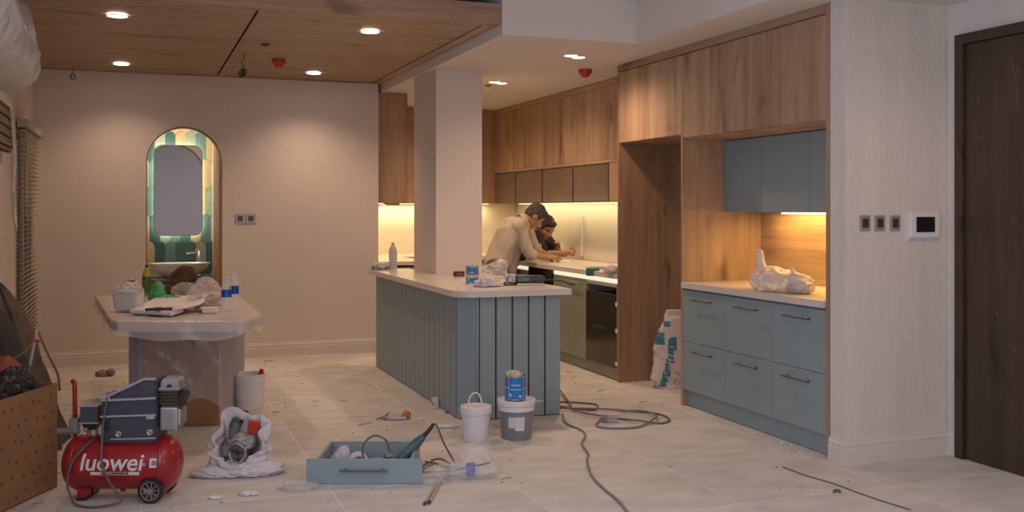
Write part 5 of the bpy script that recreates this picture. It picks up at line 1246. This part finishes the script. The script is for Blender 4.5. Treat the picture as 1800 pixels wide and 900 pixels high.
def hand(bm, wrist, d, nrm, side, curl=.5, spread=.14, pinch=False):
    """palm and five fingers; d along the hand, nrm out of the back of the hand, side towards the thumb"""
    d = Vector(d).normalized(); nrm = Vector(nrm); nrm = (nrm - d * nrm.dot(d)).normalized(); sd = Vector(side); sd = (sd - d * sd.dot(d) - nrm * sd.dot(nrm)).normalized()
    w = Vector(wrist); B = Matrix((d, sd, nrm)).transposed()
    cap(bm, w - d * .03, w + d * .02, .026, .025)
    ell(bm, w + d * .055, (.052, .040, .017), B, 2)
    for i, ln in enumerate((.072, .080, .074, .058)):
        off = (.030 - .020 * i); k0 = w + d * .088 + sd * off; dd = (d + sd * spread * (1.5 - i) * .5).normalized(); a = curl * (.8 + .15 * i)
        pts = [w + d * .05 + sd * off * .8, k0]; ang = 0; pp = k0
        for seg in (.45, .32, .23):
            ang += a * .95; pp = pp + (dd * math.cos(ang) - nrm * math.sin(ang)) * ln * seg; pts.append(pp)
        chain(bm, pts, [.010, .0100, .0090, .0082, .0072])
    t0 = w + d * .018 + sd * .022; t1 = t0 + (d * .62 + sd * .72 - nrm * .25).normalized() * .042; t2 = t1 + (d * .85 + sd * .25 - nrm * .45).normalized() * .032; t3 = t2 + (d * .9 - sd * .05 - nrm * .4).normalized() * .024
    chain(bm, [t0, t1, t2, t3], [.016, .012, .0105, .009])
skin1 = plain('skin_tan', (.40, .205, .115), .5, var=.06, vscale=10); skin2 = plain('skin_brown', (.33, .155, .080), .5, var=.06, vscale=10)
# ---- man one: beige shirt, bending over the worktop
g1 = W(872, 470, 9.93); base1 = Vector((g1.x, g1.y, 0))
t1 = thing('person', 'man in a beige shirt leaning over the kitchen worktop writing', 'person', base1)
rel = lambda v: Vector(v) - base1
pel = rel(W(876, 470, 9.93)); che = rel(W(900, 408, 9.98)); neck = rel(W(921, 386, 10.03)); hd = rel(W(940, 381, 10.08))
fdir = (CR * .62 + CF * .12 + Vector((0, 0, -.75))); udir = (CR * .75 + Vector((0, 0, .66)))
B1 = basis(fdir, udir)
shR = rel(W(911, 398, 9.83)); elR = rel(W(930, 446, 9.86)); wrR = rel(W(962, 456, 10.10)); wrR.z = .932
shL = rel(W(922, 396, 10.20)); elL = rel(W(938, 436, 10.30)); wrL = rel(W(966, 451, 10.38)); wrL.z = .935
hipR = pel + CR * -.0 + CF * -.10 + Vector((0, 0, -.02)); hipL = pel + CF * .10 + Vector((0, 0, -.02))
bm = bmesh.new()
chain(bm, [pel, pel.lerp(che, .5) + CR * .0, che, neck], [.15, .14, .145, .055])
for a_ in (-.09, .09): cap(bm, pel + CF * a_, che + CF * a_ * 1.1, .10, .10)
cap(bm, shR, shL, .07, .07); chain(bm, [neck, hd - B1 @ Vector((.02, 0, .04))], [.056, .052]); head_parts(bm, hd, B1, 1.0)
chain(bm, [shR, elR, wrR], [.058, .042, .028]); chain(bm, [shL, elL, wrL], [.058, .042, .028])
foR = Vector((hipR.x - 0.02, hipR.y, .07)); foL = Vector((hipL.x + .05, hipL.y, .07))
for hp, ft in ((hipR, foR), (hipL, foL)):
    kn = hp.lerp(ft, .52) + CR * .05; chain(bm, [hp, kn, ft], [.095, .062, .042]); cap(bm, ft + Vector((-.02, 0, -.025)), ft + Vector((.17, -.02, -.035)), .04, .034)
hand(bm, wrR, CR + CF * .3 + Vector((0, 0, -.10)), (0, 0, 1), CF, .42); hand(bm, wrL, CR * .9 - CF * .15 + Vector((0, 0, -.1)), (0, 0, 1), -CF, .35)
body1 = remesh(bm, 'body', skin1, t1, .0075, 2)
face_bits(body1, hd, B1)
def hair(parent, c, B, m, k=1.0, seed=1, back=1.0):
    T = lambda x, y, z: Vector(c) + B @ Vector((x * k, y * k, z * k)); bm = bmesh.new()
    ell(bm, T(-.022, 0, .048), (.100 * k, .083 * k, .090 * k), B); ell(bm, T(-.055, 0, .0), (.058 * k, .072 * k, .075 * k), B); ell(bm, T(.045, 0, .092), (.045 * k, .058 * k, .032 * k), B)
    for s in (-1, 1): ell(bm, T(.014, s * .068, .040), (.035 * k, .014 * k, .036 * k), B, 2)
    return remesh(bm, 'hair', m, parent, .006, 2, .008, 60)
hair(body1, hd, B1, plain('hair_grey', (.055, .048, .044), .7, var=.4, vscale=40))
shirt = plain('shirt_beige', (.47, .40, .34), .85, var=.05, vscale=8, bump=.15, bscale=60)
bm = bmesh.new(); lowp = pel + Vector((0, 0, -.07))
chain(bm, [lowp, pel, pel.lerp(che, .5), che, neck - Vector((.015, 0, .03))], [.165, .165, .158, .158, .068])
for a_ in (-.10, .10): cap(bm, lowp + CF * a_ - CR * .02, che + CF * a_ * 1.1, .112, .108)
cap(bm, lowp + CR * .05, pel.lerp(che, .5) + CR * .04, .125, .12)
cap(bm, shR, shL, .083, .083)
for s_, e_, w_ in ((shR, elR, wrR), (shL, elL, wrL)): chain(bm, [s_, s_.lerp(e_, .5), e_, e_.lerp(w_, .18)], [.080, .070, .062, .056])
remesh(bm, 'shirt', shirt, t1, .010, 2, .011, 9)
bm = bmesh.new(); nb = neck + Vector((-.01, 0, -.01)); ax = (hd - neck).normalized(); Mq, _ = frame_to(nb, nb + ax)
lathe(bm, [(.066, -.03), (.072, .0), (.074, .022), (.068, .024), (.064, .0)], 28, Mq); finish(bm, 'collar', shirt, t1, True)
bm = bmesh.new(); 
for hp, ft in ((hipR, foR), (hipL, foL)):
    kn = hp.lerp(ft, .52) + CR * .05; chain(bm, [hp, kn, ft + Vector((0, 0, .02))], [.118, .085, .066])
cap(bm, hipR + Vector((0, 0, .03)), hipL + Vector((0, 0, .03)), .125, .125)
remesh(bm, 'trousers', plain('trousers_brown', (.09, .055, .04), .8, var=.1), t1, .014, 2, .010, 8)
bm = bmesh.new()
for ft in (foR, foL): cap(bm, ft + Vector((-.025, 0, -.026)), ft + Vector((.18, -.02, -.034)), .044, .038)
remesh(bm, 'shoes', black, t1, .008, 2)
# ---- man two: black T-shirt, leaning on folded arms
g2 = W(884, 470, 10.50); base2 = Vector((g2.x, g2.y, 0))
t2 = thing('person', 'dark haired man in a black T-shirt leaning on the worktop behind', 'person', base2)
rel = lambda v: Vector(v) - base2
pel = rel(W(877, 468, 10.44)); che = rel(W(930, 424, 10.62)); neck = rel(W(944, 406, 10.64)); hd = rel(W(958.5, 401, 10.56))
fdir = (CR * .50 - CF * .72 + Vector((0, 0, -.62))); udir = (CR * .30 - CF * .15 + Vector((0, 0, .95)))
B2 = basis(fdir, udir)
shR = rel(W(939, 418, 10.48)); elR = rel(W(958, 447, 10.44)); elR.z = .955; wrR = rel(W(994, 453, 10.62)); wrR.z = .950
shL = rel(W(956, 420, 10.86)); elL = rel(W(982, 452, 10.98)); elL.z = .95; wrL = rel(W(978, 447, 10.72)); wrL.z = .985
hipR = pel + CF * -.10 - Vector((0, 0, .02)); hipL = pel + CF * .10 - Vector((0, 0, .02))
bm = bmesh.new()
chain(bm, [pel, pel.lerp(che, .5) + Vector((0, 0, .04)), che, neck], [.13, .10, .13, .056])
for a_ in (-.09, .09): cap(bm, pel + CF * a_, che + CF * a_, .09, .09)
cap(bm, shR, shL, .066, .066); cap(bm, neck, hd - B2 @ Vector((.03, 0, .04)), .056, .050); head_parts(bm, hd, B2, 1.02)
chain(bm, [shR, elR, wrR], [.056, .042, .030]); chain(bm, [shL, elL, wrL], [.056, .042, .030])
foR = Vector((hipR.x - .16, hipR.y, .07)); foL = Vector((hipL.x - .18, hipL.y, .07))
for hp, ft in ((hipR, foR), (hipL, foL)):
    kn = hp.lerp(ft, .52) + CR * .05; chain(bm, [hp, kn, ft], [.092, .06, .042]); cap(bm, ft + Vector((-.02, 0, -.025)), ft + Vector((.17, -.02, -.035)), .04, .034)
hand(bm, wrR + Vector((0, 0, .012)), CR + CF * .1 + Vector((0, 0, .05)), -CF + Vector((0, 0, .5)), Vector((0, 0, 1)), 1.25, .02)
hand(bm, wrL + Vector((0, 0, .01)), CR * .25 - CF * .5 + Vector((0, 0, .62)), CR + Vector((0, 0, .2)), -CR * .1 - CF + Vector((0, 0, .2)), 1.15, .02)
body2 = remesh(bm, 'body', skin2, t2, .0075, 2)
face_bits(body2, hd, B2, 1.02); hair(body2, hd, B2, plain('hair_black', (.016, .012, .010), .6, var=.3, vscale=40), 1.02)
tee = plain('tshirt_black', (.018, .019, .018), .85, var=.2, vscale=8, bump=.15)
bm = bmesh.new(); lowp = pel + Vector((0, 0, -.06))
chain(bm, [lowp, pel, pel.lerp(che, .5), che, neck - Vector((.02, 0, .03))], [.14, .138, .12, .145, .066])
for a_ in (-.10, .10): cap(bm, lowp + CF * a_, che + CF * a_, .10, .10)
cap(bm, shR, shL, .080, .080)
for s_, e_ in ((shR, elR), (shL, elL)): chain(bm, [s_, s_.lerp(e_, .45), s_.lerp(e_, .72)], [.080, .074, .070])
sh2 = remesh(bm, 'tshirt', tee, t2, .009, 2, .010, 9)
bm = bmesh.new(); q = shR.lerp(elR, .42) - CF * .079 + CR * .012
for a_ in range(5): tube(bm, [q + CR * (.018 * math.cos(a_ * 1.26)) + Vector((0, 0, .018 * math.sin(a_ * 1.26))), q + CR * (.018 * math.cos(a_ * 1.26 + 1.9)) + Vector((0, 0, .012 * math.sin(a_ * 1.26 + 1.9)))], .0035, 5, 2)
finish(bm, 'sleeve_emblem', whitep, sh2)
bm = bmesh.new()
for hp, ft in ((hipR, foR), (hipL, foL)):
    kn = hp.lerp(ft, .52) + CR * .05; chain(bm, [hp, kn, ft + Vector((0, 0, .02))], [.112, .082, .064])
cap(bm, hipR + Vector((0, 0, .03)), hipL + Vector((0, 0, .03)), .12, .12)
remesh(bm, 'trousers', plain('trousers_grey', (.045, .045, .05), .8), t2, .014, 2, .010, 8)
bm = bmesh.new()
for ft in (foR, foL): cap(bm, ft + Vector((-.025, 0, -.026)), ft + Vector((.18, -.02, -.034)), .044, .038)
remesh(bm, 'shoes', black, t2, .008, 2)
q = onZ(982, 459, .892); t = thing('note_pad', 'white note pad under the hand of the man in beige', 'note pad', (q.x + .03, q.y, .8895), R(-30)); box('sheets', -.11, .10, -.08, .08, .0005, .010, whitep, t)
